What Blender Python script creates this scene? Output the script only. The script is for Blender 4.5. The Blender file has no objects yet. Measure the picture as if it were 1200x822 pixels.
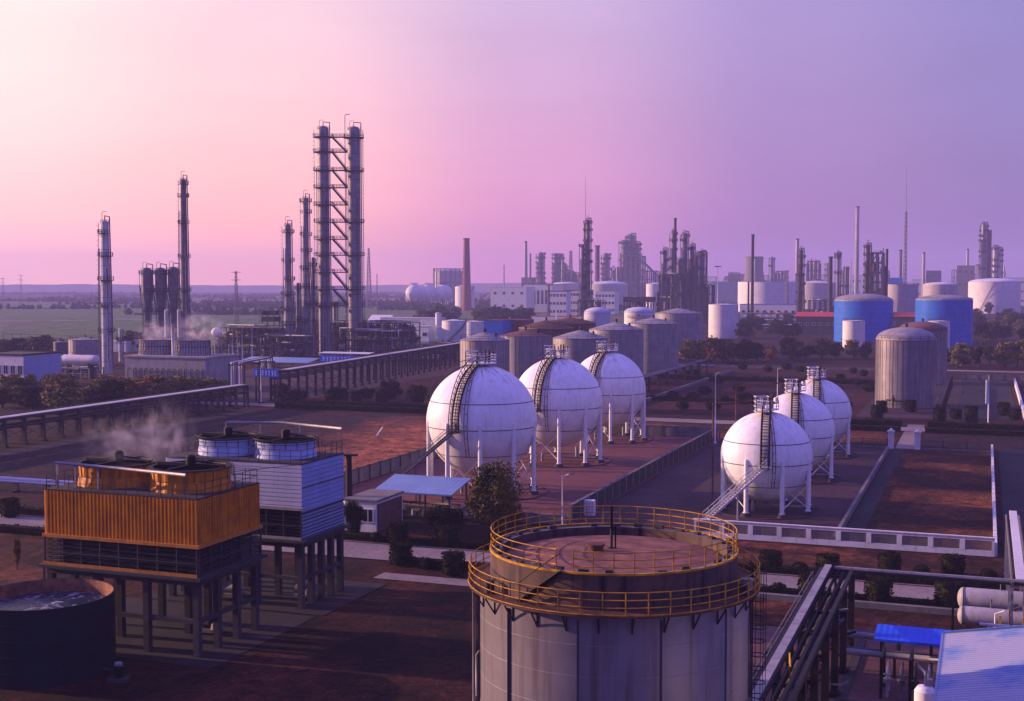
import bpy, math, random
from mathutils import Vector, Matrix
rnd = random.Random(7)
PI = math.pi
sc = bpy.context.scene
C = sc.collection
R_ = math.radians
# ---------------------------------------------------------------- camera geometry (used to read ground positions)
H, F, TH, AZ = 30.0, 1500.0, math.atan(79/1500), R_(20.3)
cA, sA = math.cos(AZ), math.sin(AZ)
def ray(u, v):
    dx = (u-600)/F; dz = -(v-411)/F
    return (dx, math.cos(TH)+dz*math.sin(TH), -math.sin(TH)+dz*math.cos(TH))
def gw(u, v, z=0):                      # ground point (world) seen at a pixel of the 1200x822 photo
    d = ray(u, v); t = (z-H)/d[2]; return (d[0]*t, d[1]*t)
def to_site(x, y): return (x*cA-y*sA, x*sA+y*cA)
def W(a, b): return (a*cA+b*sA, -a*sA+b*cA)      # plant grid -> world
def gs(u, v, z=0): return to_site(*gw(u, v, z))
def zat(y, v):
    d = ray(600, v); return H + y*d[2]/d[1]
def xat(u, y): return (u-600)/F*y*1.003
# ---------------------------------------------------------------- mesh builder
class MB:
    def __init__(s): s.v=[]; s.f=[]; s.m=[]; s.s=[]
    def face(s, idx, mi=0, sm=False): s.f.append(idx); s.m.append(mi); s.s.append(sm)
    def quad(s, a, b, c, d, mi=0):
        n=len(s.v); s.v += [a,b,c,d]; s.face((n,n+1,n+2,n+3), mi)
    def box(s, x0, y0, z0, x1, y1, z1, mi=0):
        n=len(s.v)
        s.v += [(x0,y0,z0),(x1,y0,z0),(x1,y1,z0),(x0,y1,z0),(x0,y0,z1),(x1,y0,z1),(x1,y1,z1),(x0,y1,z1)]
        for q in ((0,3,2,1),(4,5,6,7),(0,1,5,4),(1,2,6,5),(2,3,7,6),(3,0,4,7)): s.face(tuple(n+i for i in q), mi)
    def cbox(s, c, sx, sy, sz, mi=0): s.box(c[0]-sx/2,c[1]-sy/2,c[2]-sz/2,c[0]+sx/2,c[1]+sy/2,c[2]+sz/2,mi)
    def bar(s, p, q, w, h=None, mi=0):
        h = h or w
        p=Vector(p); q=Vector(q); d=(q-p)
        if d.length<1e-6: return
        d.normalize()
        up = Vector((0,0,1)) if abs(d.z)<.95 else Vector((0,1,0))
        sd = d.cross(up).normalized(); u2 = sd.cross(d)
        n=len(s.v)
        for e in (p,q):
            for a,b in ((-1,-1),(1,-1),(1,1),(-1,1)):
                s.v.append(tuple(e+sd*(a*w/2)+u2*(b*h/2)))
        for k in range(4): s.face((n+k,n+(k+1)%4,n+4+(k+1)%4,n+4+k), mi)
        s.face((n+3,n+2,n+1,n), mi); s.face((n+4,n+5,n+6,n+7), mi)
    def tube(s, pts, r, seg=6, mi=0, closed=False, r2=None):
        P=[Vector(p) for p in pts]; N=len(P); n0=len(s.v)
        sd=None
        for i,p in enumerate(P):
            if closed: d=(P[(i+1)%N]-P[i-1])
            else: d=(P[min(i+1,N-1)]-P[max(i-1,0)])
            d = d.normalized() if d.length>1e-9 else Vector((0,0,1))
            if sd is None:
                up = Vector((0,0,1)) if abs(d.z)<.9 else Vector((1,0,0))
                sd = d.cross(up).normalized()
            else:
                sd = (sd-d*sd.dot(d)); sd = sd.normalized() if sd.length>1e-6 else d.orthogonal().normalized()
            u2 = sd.cross(d)
            rr = r if r2 is None else r+(r2-r)*i/max(1,N-1)
            for k in range(seg):
                a=2*PI*k/seg; s.v.append(tuple(p+sd*(math.cos(a)*rr)+u2*(math.sin(a)*rr)))
        L = N if closed else N-1
        for i in range(L):
            j=(i+1)%N
            for k in range(seg):
                k2=(k+1)%seg
                s.face((n0+i*seg+k,n0+i*seg+k2,n0+j*seg+k2,n0+j*seg+k), mi, True)
        if not closed:
            s.face(tuple(n0+k for k in range(seg)), mi); s.face(tuple(n0+(N-1)*seg+k for k in reversed(range(seg))), mi)
    def lathe(s, prof, seg=32, c=(0,0,0), mi=0, share=False, a0=0, a1=2*PI, mis=None):
        full = abs(a1-a0-2*PI)<1e-6
        M = seg if full else seg+1
        def ringv(r,z):
            n=len(s.v)
            for k in range(M):
                a=a0+(a1-a0)*k/seg
                s.v.append((c[0]+r*math.cos(a),c[1]+r*math.sin(a),c[2]+z))
            return n
        prev=None
        for i in range(len(prof)-1):
            A = prev if (share and prev is not None) else ringv(*prof[i])
            B = ringv(*prof[i+1]); prev=B
            mm = mis[i] if mis else mi
            for k in range(seg):
                k2=(k+1)%M
                s.face((A+k,A+k2,B+k2,B+k), mm, True)
    def ring(s, r, z, t, seg=48, c=(0,0), mi=0, a0=0, a1=2*PI, sides=4):
        full=abs(a1-a0-2*PI)<1e-6
        pts=[(c[0]+r*math.cos(a0+(a1-a0)*k/seg),c[1]+r*math.sin(a0+(a1-a0)*k/seg),z) for k in range(seg if full else seg+1)]
        s.tube(pts,t,sides,mi,closed=full)
    def rail(s, r, z, h=1.1, n=24, t=.025, rails=2, c=(0,0), mi=0, a0=0, a1=2*PI, seg=None):
        seg=seg or max(12,int(n*1.5))
        full=abs(a1-a0-2*PI)<1e-6
        for k in range(n if full else n+1):
            a=a0+(a1-a0)*k/n
            x,y=c[0]+r*math.cos(a),c[1]+r*math.sin(a)
            s.bar((x,y,z),(x,y,z+h),t*2,t*2,mi)
        for j in range(rails): s.ring(r,z+h*(j+1)/rails,t,seg,c,mi,a0,a1)
    def rail_line(s, pts, h=1.1, step=1.5, t=.025, rails=2, mi=0):
        for p,q in zip(pts,pts[1:]):
            p=Vector(p);q=Vector(q);L=(q-p).length;n=max(1,int(L/step+.5))
            for k in range(n+1):
                e=p.lerp(q,k/n); s.bar(e,(e.x,e.y,e.z+h),t*2,t*2,mi)
            for j in range(rails):
                dz=Vector((0,0,h*(j+1)/rails)); s.bar(p+dz,q+dz,t*2,t*2,mi)
    def build(s, name, mats, parent=None, loc=None, rot=None):
        me=bpy.data.meshes.new(name); me.from_pydata(s.v,[],s.f)
        if not isinstance(mats,(list,tuple)): mats=[mats]
        for m in mats: me.materials.append(m)
        if s.f:
            me.polygons.foreach_set('material_index', s.m); me.polygons.foreach_set('use_smooth', s.s)
        me.update()
        o=bpy.data.objects.new(name,me); C.objects.link(o)
        if parent is not None: o.parent=parent
        if loc is not None: o.location=loc
        if rot is not None: o.rotation_euler=(0,0,rot)
        return o
def tag(o, label, cat, group=None, kind=None):
    o['label']=label; o['category']=cat
    if group: o['group']=group
    if kind: o['kind']=kind
    return o
def thing(name, label, cat, loc, rot=-AZ, group=None):
    o=bpy.data.objects.new(name,None); C.objects.link(o); o.empty_display_size=.5
    o.location=loc if len(loc)==3 else (loc[0],loc[1],0); o.rotation_euler=(0,0,rot)
    return tag(o,label,cat,group)
def site_thing(name,label,cat,a,b,group=None,z=0):
    x,y=W(a,b); return thing(name,label,cat,(x,y,z),-AZ,group)
def structure(name, mb, mats, loc=None, rot=None):
    o=mb.build(name,mats,None,loc,rot); o['kind']='structure'; return o
def dup(root, loc, rot=None, label=None, scale=None, group=None):
    r=root.copy(); C.objects.link(r); r.location=loc if len(loc)==3 else (loc[0],loc[1],0)
    if rot is not None: r.rotation_euler=(0,0,rot)
    if label: r['label']=label
    if group: r['group']=group
    if scale: r.scale=scale
    for ch in root.children:
        c=ch.copy(); C.objects.link(c); c.parent=r
        for g in ch.children:
            d=g.copy(); C.objects.link(d); d.parent=c
    return r
def dup_part(o, loc, rot=0):
    c=o.copy(); C.objects.link(c); c.parent=o.parent; c.location=loc; c.rotation_euler=(0,0,rot); return c
ORD=['first','second','third','fourth','fifth','sixth','seventh','eighth','ninth','tenth','eleventh','twelfth','thirteenth','fourteenth','fifteenth','sixteenth','seventeenth','eighteenth','nineteenth','twentieth']
# ---------------------------------------------------------------- materials
def mat(name, col, rough=.7, metal=0, var=.25, scale=1.0, stretch=None, col2=None, bump=0, bscale=None, spec=.2, lo=.35, hi=.65, detail=6, coords='Object', streak=None, streak_amt=.5, objvar=0):
    m=bpy.data.materials.new(name); m.use_nodes=True; nt=m.node_tree; N=nt.nodes; L=nt.links
    b=N['Principled BSDF']; b.inputs['Roughness'].default_value=rough; b.inputs['Metallic'].default_value=metal
    b.inputs['Specular IOR Level'].default_value=spec
    tc=N.new('ShaderNodeTexCoord'); mp=N.new('ShaderNodeMapping'); L.new(tc.outputs[coords],mp.inputs[0])
    mp.inputs['Scale'].default_value=stretch or (1,1,1)
    no=N.new('ShaderNodeTexNoise'); no.inputs['Scale'].default_value=scale; no.inputs['Detail'].default_value=detail; no.inputs['Roughness'].default_value=.62
    L.new(mp.outputs[0],no.inputs['Vector'])
    rp=N.new('ShaderNodeValToRGB'); rp.color_ramp.elements[0].position=lo; rp.color_ramp.elements[1].position=hi
    c2=col2 or tuple(c*(1-var) for c in col)
    rp.color_ramp.elements[0].color=(*c2,1); rp.color_ramp.elements[1].color=(*col,1)
    L.new(no.outputs[0],rp.inputs[0]); out=rp.outputs[0]
    if streak:
        m2=N.new('ShaderNodeMapping'); m2.inputs['Scale'].default_value=(1,1,.05); L.new(tc.outputs[coords],m2.inputs[0])
        n2=N.new('ShaderNodeTexNoise'); n2.inputs['Scale'].default_value=2.2; n2.inputs['Detail'].default_value=7; L.new(m2.outputs[0],n2.inputs['Vector'])
        r2=N.new('ShaderNodeValToRGB'); r2.color_ramp.elements[0].position=.52; r2.color_ramp.elements[1].position=.72
        r2.color_ramp.elements[0].color=(0,0,0,1); r2.color_ramp.elements[1].color=(streak_amt,)*3+(1,)
        L.new(n2.outputs[0],r2.inputs[0])
        mx=N.new('ShaderNodeMixRGB'); L.new(r2.outputs[0],mx.inputs[0]); L.new(out,mx.inputs[1]); mx.inputs[2].default_value=(*streak,1); out=mx.outputs[0]
    if objvar:
        oi=N.new('ShaderNodeObjectInfo'); hs=N.new('ShaderNodeHueSaturation')
        mr=N.new('ShaderNodeMapRange'); mr.inputs[3].default_value=1-objvar; mr.inputs[4].default_value=1+objvar
        L.new(oi.outputs['Random'],mr.inputs[0]); L.new(mr.outputs[0],hs.inputs['Value']); L.new(out,hs.inputs['Color'])
        mh=N.new('ShaderNodeMapRange'); mh.inputs[3].default_value=.5-objvar*.08; mh.inputs[4].default_value=.5+objvar*.08
        ml=N.new('ShaderNodeMath'); ml.operation='MULTIPLY'; ml.inputs[1].default_value=7.31; fr=N.new('ShaderNodeMath'); fr.operation='FRACT'
        L.new(oi.outputs['Random'],ml.inputs[0]); L.new(ml.outputs[0],fr.inputs[0]); L.new(fr.outputs[0],mh.inputs[0]); L.new(mh.outputs[0],hs.inputs['Hue']); out=hs.outputs[0]
    L.new(out,b.inputs['Base Color'])
    if bump:
        bn=N.new('ShaderNodeBump'); bn.inputs['Strength'].default_value=bump; bn.inputs['Distance'].default_value=.1
        if bscale:
            n3=N.new('ShaderNodeTexNoise'); n3.inputs['Scale'].default_value=bscale; n3.inputs['Detail'].default_value=8; L.new(mp.outputs[0],n3.inputs['Vector']); L.new(n3.outputs[0],bn.inputs['Height'])
        else: L.new(no.outputs[0],bn.inputs['Height'])
        L.new(bn.outputs[0],b.inputs['Normal'])
    return m
M={}
def dm(k,*a,**kw): M[k]=mat(k,*a,**kw)
dm('white_paint',(.80,.80,.80),.45,var=.12,scale=.35,streak=(.42,.33,.26),streak_amt=.28)
dm('white_steel',(.74,.74,.75),.5,var=.15,scale=2)
dm('white_wall',(.70,.69,.68),.8,var=.18,scale=.5,streak=(.3,.27,.25),streak_amt=.45)
dm('dark_steel',(.045,.04,.045),.6,var=.4,scale=1.5)
dm('mid_steel',(.14,.13,.14),.55,var=.4,scale=1.2)
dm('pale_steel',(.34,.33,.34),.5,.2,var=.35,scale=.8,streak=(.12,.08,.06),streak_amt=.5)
dm('column_steel',(.17,.165,.18),.5,.25,var=.4,scale=.5,streak=(.07,.05,.04),streak_amt=.7)
dm('tower_steel',(.30,.29,.30),.5,.15,var=.35,scale=.4,streak=(.10,.08,.07),streak_amt=.6)
dm('column_pale',(.58,.57,.57),.5,.1,var=.25,scale=.6,streak=(.2,.15,.12),streak_amt=.5)
dm('seam_dark',(.06,.055,.06),.7,var=.3)
dm('rust',(.15,.06,.035),.85,var=.5,scale=1.2,col2=(.05,.03,.025))
dm('dark_rust',(.032,.018,.016),.8,var=.5,scale=2)
dm('rust_roof',(.20,.10,.085),.85,var=.4,scale=.5,col2=(.10,.06,.06))
dm('tank_grey',(.32,.30,.31),.5,.25,var=.25,scale=.25,streak=(.13,.09,.075),streak_amt=.7)
dm('tank_roof',(.30,.28,.29),.6,.1,var=.35,scale=.5)
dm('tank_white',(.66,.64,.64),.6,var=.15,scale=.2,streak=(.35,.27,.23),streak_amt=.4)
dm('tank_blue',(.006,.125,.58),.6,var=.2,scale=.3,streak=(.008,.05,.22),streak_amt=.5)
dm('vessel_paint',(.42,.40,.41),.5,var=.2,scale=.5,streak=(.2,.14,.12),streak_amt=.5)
dm('clad_metal',(.245,.225,.262),.42,.45,var=.22,scale=.35,streak=(.12,.09,.09),streak_amt=.7)
dm('drum_rust',(.13,.075,.055),.8,var=.5,scale=.8,col2=(.06,.045,.045),streak=(.018,.014,.018),streak_amt=1.0)
dm('roof_brown',(.26,.112,.078),.85,var=.4,scale=.8,col2=(.12,.05,.042),bump=.2,bscale=6)
dm('yellow_rail',(.62,.33,.01),.6,var=.35,scale=1.5,col2=(.26,.11,.015))
dm('orange_clad',(.62,.235,.006),.55,var=.35,scale=.6,col2=(.40,.13,.006),streak=(.10,.045,.03),streak_amt=.6)
dm('orange_beam',(.50,.20,.03),.6,var=.35,scale=2)
dm('blue_clad',(.25,.34,.58),.5,var=.15,scale=.5,streak=(.12,.2,.45),streak_amt=.4)
dm('pale_clad',(.50,.52,.60),.5,var=.15,scale=.5,streak=(.3,.3,.36),streak_amt=.4)
dm('blue_drum',(.38,.46,.70),.5,var=.2,scale=.6)
dm('pale_roof',(.34,.36,.46),.42,var=.18,scale=.12,col2=(.14,.24,.46),lo=.42,hi=.5)  # blue patches put the shaded part of the roof into its colour
dm('blue_roof',(.10,.23,.60),.45,var=.25,scale=.35)
dm('bright_blue',(.015,.10,.72),.45,var=.2,scale=.8)
dm('canopy_blue',(.16,.26,.46),.45,var=.2,scale=.3)
dm('red_roof',(.50,.06,.06),.6,var=.25,scale=.3)
dm('red_wall',(.16,.04,.05),.8,var=.3,scale=.4)
dm('concrete',(.19,.175,.17),.9,var=.35,scale=.5,streak=(.10,.09,.09),streak_amt=.6)
dm('pale_concrete',(.36,.33,.32),.9,var=.3,scale=.4,streak=(.16,.14,.13),streak_amt=.6)
dm('concrete_dark',(.055,.05,.052),.9,var=.4,scale=.6)
dm('brick',(.16,.08,.065),.9,var=.4,scale=2)
dm('glass_dark',(.02,.022,.03),.12,var=.3,spec=.6)
dm('fan_dark',(.018,.016,.02),.8,var=.4)
dm('pool_steel',(.003,.014,.018),.5,var=.4,scale=.5)
dm('pool_inner',(.30,.13,.07),.85,var=.5,scale=1.2,col2=(.10,.05,.04))
dm('black_iron',(.012,.011,.013),.6,var=.4)
dm('chimney_brick',(.26,.10,.085),.85,var=.3,scale=.3)
dm('yellow_post',(.6,.36,.02),.5)
dm('bark',(.07,.05,.04),.9,var=.4,scale=6)
dm('leaf_olive',(.30,.235,.02),.7,var=.6,scale=.9,col2=(.03,.034,.012),objvar=.35,spec=.2)
dm('leaf_rust',(.36,.23,.02),.7,var=.6,scale=.9,col2=(.055,.036,.014),objvar=.35,spec=.2)
dm('leaf_dark',(.034,.036,.012),.9,var=.6,scale=.6,col2=(.010,.012,.006),objvar=.3,spec=.04)
dm('leaf_gold',(.24,.15,.012),.7,var=.6,scale=.8,col2=(.016,.024,.007),spec=.2)
dm('leaf_shrub',(.022,.019,.005),.9,var=.6,scale=2.5,col2=(.005,.006,.003),objvar=.3,spec=.04)
dm('far_land',(.22,.20,.19),.95,var=.3,scale=.002,spec=.05)
dm('weed',(.15,.055,.03),.9,var=.6,scale=.06,col2=(.07,.028,.018),spec=.1)
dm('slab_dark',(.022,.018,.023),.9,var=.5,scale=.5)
dm('faded_band',(.40,.33,.33),.8,var=.2)
# rust drips below the top fittings of the gas spheres, and patchy grime
def sphere_grime(m):
    nt=m.node_tree; N=nt.nodes; L=nt.links; b=N['Principled BSDF']; src=b.inputs['Base Color'].links[0].from_socket
    tc=N.new('ShaderNodeTexCoord'); sx=N.new('ShaderNodeSeparateXYZ'); L.new(tc.outputs['Object'],sx.inputs[0]); at=N.new('ShaderNodeMath'); at.operation='ARCTAN2'; L.new(sx.outputs[0],at.inputs[0]); L.new(sx.outputs[1],at.inputs[1])
    oi=N.new('ShaderNodeObjectInfo'); ad=N.new('ShaderNodeMath'); ad.operation='MULTIPLY_ADD'; L.new(oi.outputs['Random'],ad.inputs[0]); ad.inputs[1].default_value=37; L.new(at.outputs[0],ad.inputs[2])
    cb=N.new('ShaderNodeCombineXYZ'); L.new(ad.outputs[0],cb.inputs[0]); z=N.new('ShaderNodeMath'); z.operation='MULTIPLY'; z.inputs[1].default_value=.09; L.new(sx.outputs[2],z.inputs[0]); L.new(z.outputs[0],cb.inputs[1])
    no=N.new('ShaderNodeTexNoise'); no.inputs['Scale'].default_value=9; no.inputs['Detail'].default_value=6; L.new(cb.outputs[0],no.inputs['Vector'])
    r=N.new('ShaderNodeMapRange'); r.inputs[1].default_value=.50; r.inputs[2].default_value=.75; L.new(no.outputs[0],r.inputs[0])
    ge=N.new('ShaderNodeNewGeometry'); sn=N.new('ShaderNodeSeparateXYZ'); L.new(ge.outputs['Normal'],sn.inputs[0]); mk=N.new('ShaderNodeMapRange'); mk.inputs[1].default_value=.66; mk.inputs[2].default_value=.97; mk.inputs[4].default_value=1.0; L.new(sn.outputs[2],mk.inputs[0])
    mk2=N.new('ShaderNodeMath'); mk2.operation='ADD'; mk2.inputs[1].default_value=.16; L.new(mk.outputs[0],mk2.inputs[0])
    mu=N.new('ShaderNodeMath'); mu.operation='MULTIPLY'; mu.use_clamp=True; L.new(r.outputs[0],mu.inputs[0]); L.new(mk2.outputs[0],mu.inputs[1])
    mx=N.new('ShaderNodeMixRGB'); L.new(mu.outputs[0],mx.inputs[0]); L.new(src,mx.inputs[1]); mx.inputs[2].default_value=(.20,.11,.08,1); L.new(mx.outputs[0],b.inputs['Base Color'])
sphere_grime(M['white_paint'])
# ground materials
def ground_mat(name, cols, s1, s2, th=(.4,.6), bump=.5, bsc=.8, rough=.95, xr=None, ms=None):
    ms = ms if ms is not None else (.3 if name.startswith(('road','pad','plaza')) else 1)
    m=bpy.data.materials.new(name); m.use_nodes=True; nt=m.node_tree; N=nt.nodes; L=nt.links; b=N['Principled BSDF']
    b.inputs['Roughness'].default_value=rough; b.inputs['Specular IOR Level'].default_value=.1
    tc=N.new('ShaderNodeTexCoord')
    def noise(s,d=8,dist=0.3):
        n=N.new('ShaderNodeTexNoise'); n.inputs['Scale'].default_value=s; n.inputs['Detail'].default_value=d; n.inputs['Roughness'].default_value=.65; n.inputs['Distortion'].default_value=dist
        L.new(tc.outputs['Object'],n.inputs['Vector']); return n.outputs[0]
    def ramp(f,a,c,p0,p1):
        r=N.new('ShaderNodeValToRGB'); e=r.color_ramp.elements; e[0].position=p0; e[1].position=p1; e[0].color=(*a,1); e[1].color=(*c,1); L.new(f,r.inputs[0]); return r.outputs[0]
    big=noise(s1); small=noise(s2); fine=noise(s2*7,6); mid=noise(s2*2.6,7,.6)
    A=ramp(small,cols[0],cols[1],.35,.65); B=ramp(small,cols[2],cols[3],.35,.65)
    f=ramp(big,(0,0,0),(1,1,1),*th)
    if xr:   # where the ground cover changes along local x (x0 -> x1)
        sx=N.new('ShaderNodeSeparateXYZ'); L.new(tc.outputs['Object'],sx.inputs[0]); mr=N.new('ShaderNodeMapRange'); mr.inputs[1].default_value=xr[0]; mr.inputs[2].default_value=xr[1]; L.new(sx.outputs[0],mr.inputs[0])
        mm=N.new('ShaderNodeMath'); mm.operation='ADD'; L.new(mr.outputs[0],mm.inputs[0]); L.new(big,mm.inputs[1]); sub=N.new('ShaderNodeMath'); sub.operation='SUBTRACT'; L.new(mm.outputs[0],sub.inputs[0]); sub.inputs[1].default_value=.5
        f=ramp(sub.outputs[0],(0,0,0),(1,1,1),*th)
    mx=N.new('ShaderNodeMixRGB'); L.new(f,mx.inputs[0]); L.new(A,mx.inputs[1]); L.new(B,mx.inputs[2])
    m2=N.new('ShaderNodeMixRGB'); m2.blend_type='MULTIPLY'; m2.inputs[0].default_value=1 if ms==1 else .4; L.new(mx.outputs[0],m2.inputs[1]); L.new(ramp(fine,(.45,.45,.45),(1.3,1.3,1.3),.3,.7),m2.inputs[2])
    m3=N.new('ShaderNodeMixRGB'); m3.blend_type='MULTIPLY'; m3.inputs[0].default_value=ms; L.new(m2.outputs[0],m3.inputs[1]); L.new(ramp(mid,(.40,.40,.44),(1.45,1.4,1.35),.36,.66),m3.inputs[2]); L.new(m3.outputs[0],b.inputs['Base Color'])
    bn=N.new('ShaderNodeBump'); bn.inputs['Strength'].default_value=bump; bn.inputs['Distance'].default_value=.4; n3=noise(bsc,9); L.new(n3,bn.inputs['Height']); L.new(bn.outputs[0],b.inputs['Normal'])
    M[name]=m; return m
ground_mat('scrub_ground',[(0.015,0.007,0.007),(0.033,0.013,0.013),(0.038,0.012,0.009),(0.061,0.017,0.011)],.018,.16,(.42,.62))
ground_mat('orange_earth',[(0.020,0.011,0.017),(0.040,0.021,0.028),(0.240,0.079,0.038),(0.360,0.114,0.053)],.03,.14,(.38,.62),bump=.7,bsc=.5,xr=(-22,42))
ground_mat('dry_lawn',[(0.025,0.010,0.007),(0.048,0.018,0.013),(0.147,0.049,0.022),(0.213,0.070,0.030)],.055,.25,(.45,.64),bump=.5,bsc=1.0)
ground_mat('dark_lawn',[(0.005,0.002,0.003),(0.012,0.004,0.004),(0.054,0.015,0.009),(0.092,0.025,0.015)],.06,.35,(.44,.62),bump=.5,bsc=1.2)
ground_mat('red_field',[(0.043,0.012,0.012),(0.070,0.019,0.015),(0.024,0.010,0.010),(0.043,0.017,0.014)],.03,.14,(.45,.6),bump=.5)
ground_mat('farm_field',[(0.060,0.128,0.043),(0.085,0.162,0.051),(0.119,0.102,0.085),(0.162,0.136,0.102)],.004,.03,(.5,.62),bump=.2)
ground_mat('pad_red',[(0.109,0.044,0.044),(0.142,0.057,0.055),(0.167,0.068,0.064),(0.193,0.081,0.076)],.06,.4,(.4,.6),bump=.15,bsc=2,rough=.85)
ground_mat('pad_grey',[(0.036,0.022,0.028),(0.053,0.032,0.038),(0.066,0.039,0.047),(0.080,0.047,0.054)],.06,.4,(.4,.6),bump=.15,bsc=2,rough=.85)
ground_mat('road_pale',[(0.176,0.144,0.136),(0.216,0.176,0.168),(0.240,0.200,0.188),(0.272,0.228,0.212)],.05,.5,(.4,.6),bump=.1,bsc=2,rough=.85)
ground_mat('road_dark',[(0.021,0.020,0.023),(0.029,0.027,0.031),(0.034,0.031,0.035),(0.042,0.040,0.044)],.05,.5,(.4,.6),bump=.1,bsc=2,rough=.85)
ground_mat('plaza',[(0.092,0.046,0.047),(0.120,0.059,0.059),(0.147,0.072,0.074),(0.181,0.091,0.094)],.12,.7,(.4,.6),bump=.2,bsc=2,rough=.8)
HAZE_D=.00019; HAZE_COL=(.54,.53,.98,1)
SUN_E=4.9; SUN_COL=(1.0,.60,.42); EXPO=0.75
K_=.60
def _k(l): return [(d,tuple(c*K_ for c in col)) for d,col in l]
SKY_H=_k([(-180,(.11,.10,.60)),(-110,(.24,.18,.50)),(-70,(.60,.35,.44)),(-32,(1.4,.66,.60)),(-22,(1.5,.70,.66)),(-11,(1.35,.56,.52)),(1,(.80,.28,.54)),(12,(.36,.17,.46)),(22,(.25,.15,.42)),(70,(.18,.14,.66)),(180,(.11,.10,.60))])
SKY_U=_k([(-180,(.13,.12,.70)),(-110,(.24,.20,.62)),(-70,(.56,.43,.56)),(-32,(.98,.74,.68)),(-22,(1.05,.88,.86)),(-11,(.98,.67,.77)),(1,(.62,.44,.72)),(12,(.40,.29,.64)),(22,(.285,.235,.59)),(70,(.20,.16,.72)),(180,(.13,.12,.70))])
SKY_Z=tuple(c*K_ for c in (.31,.24,1.10))
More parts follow.
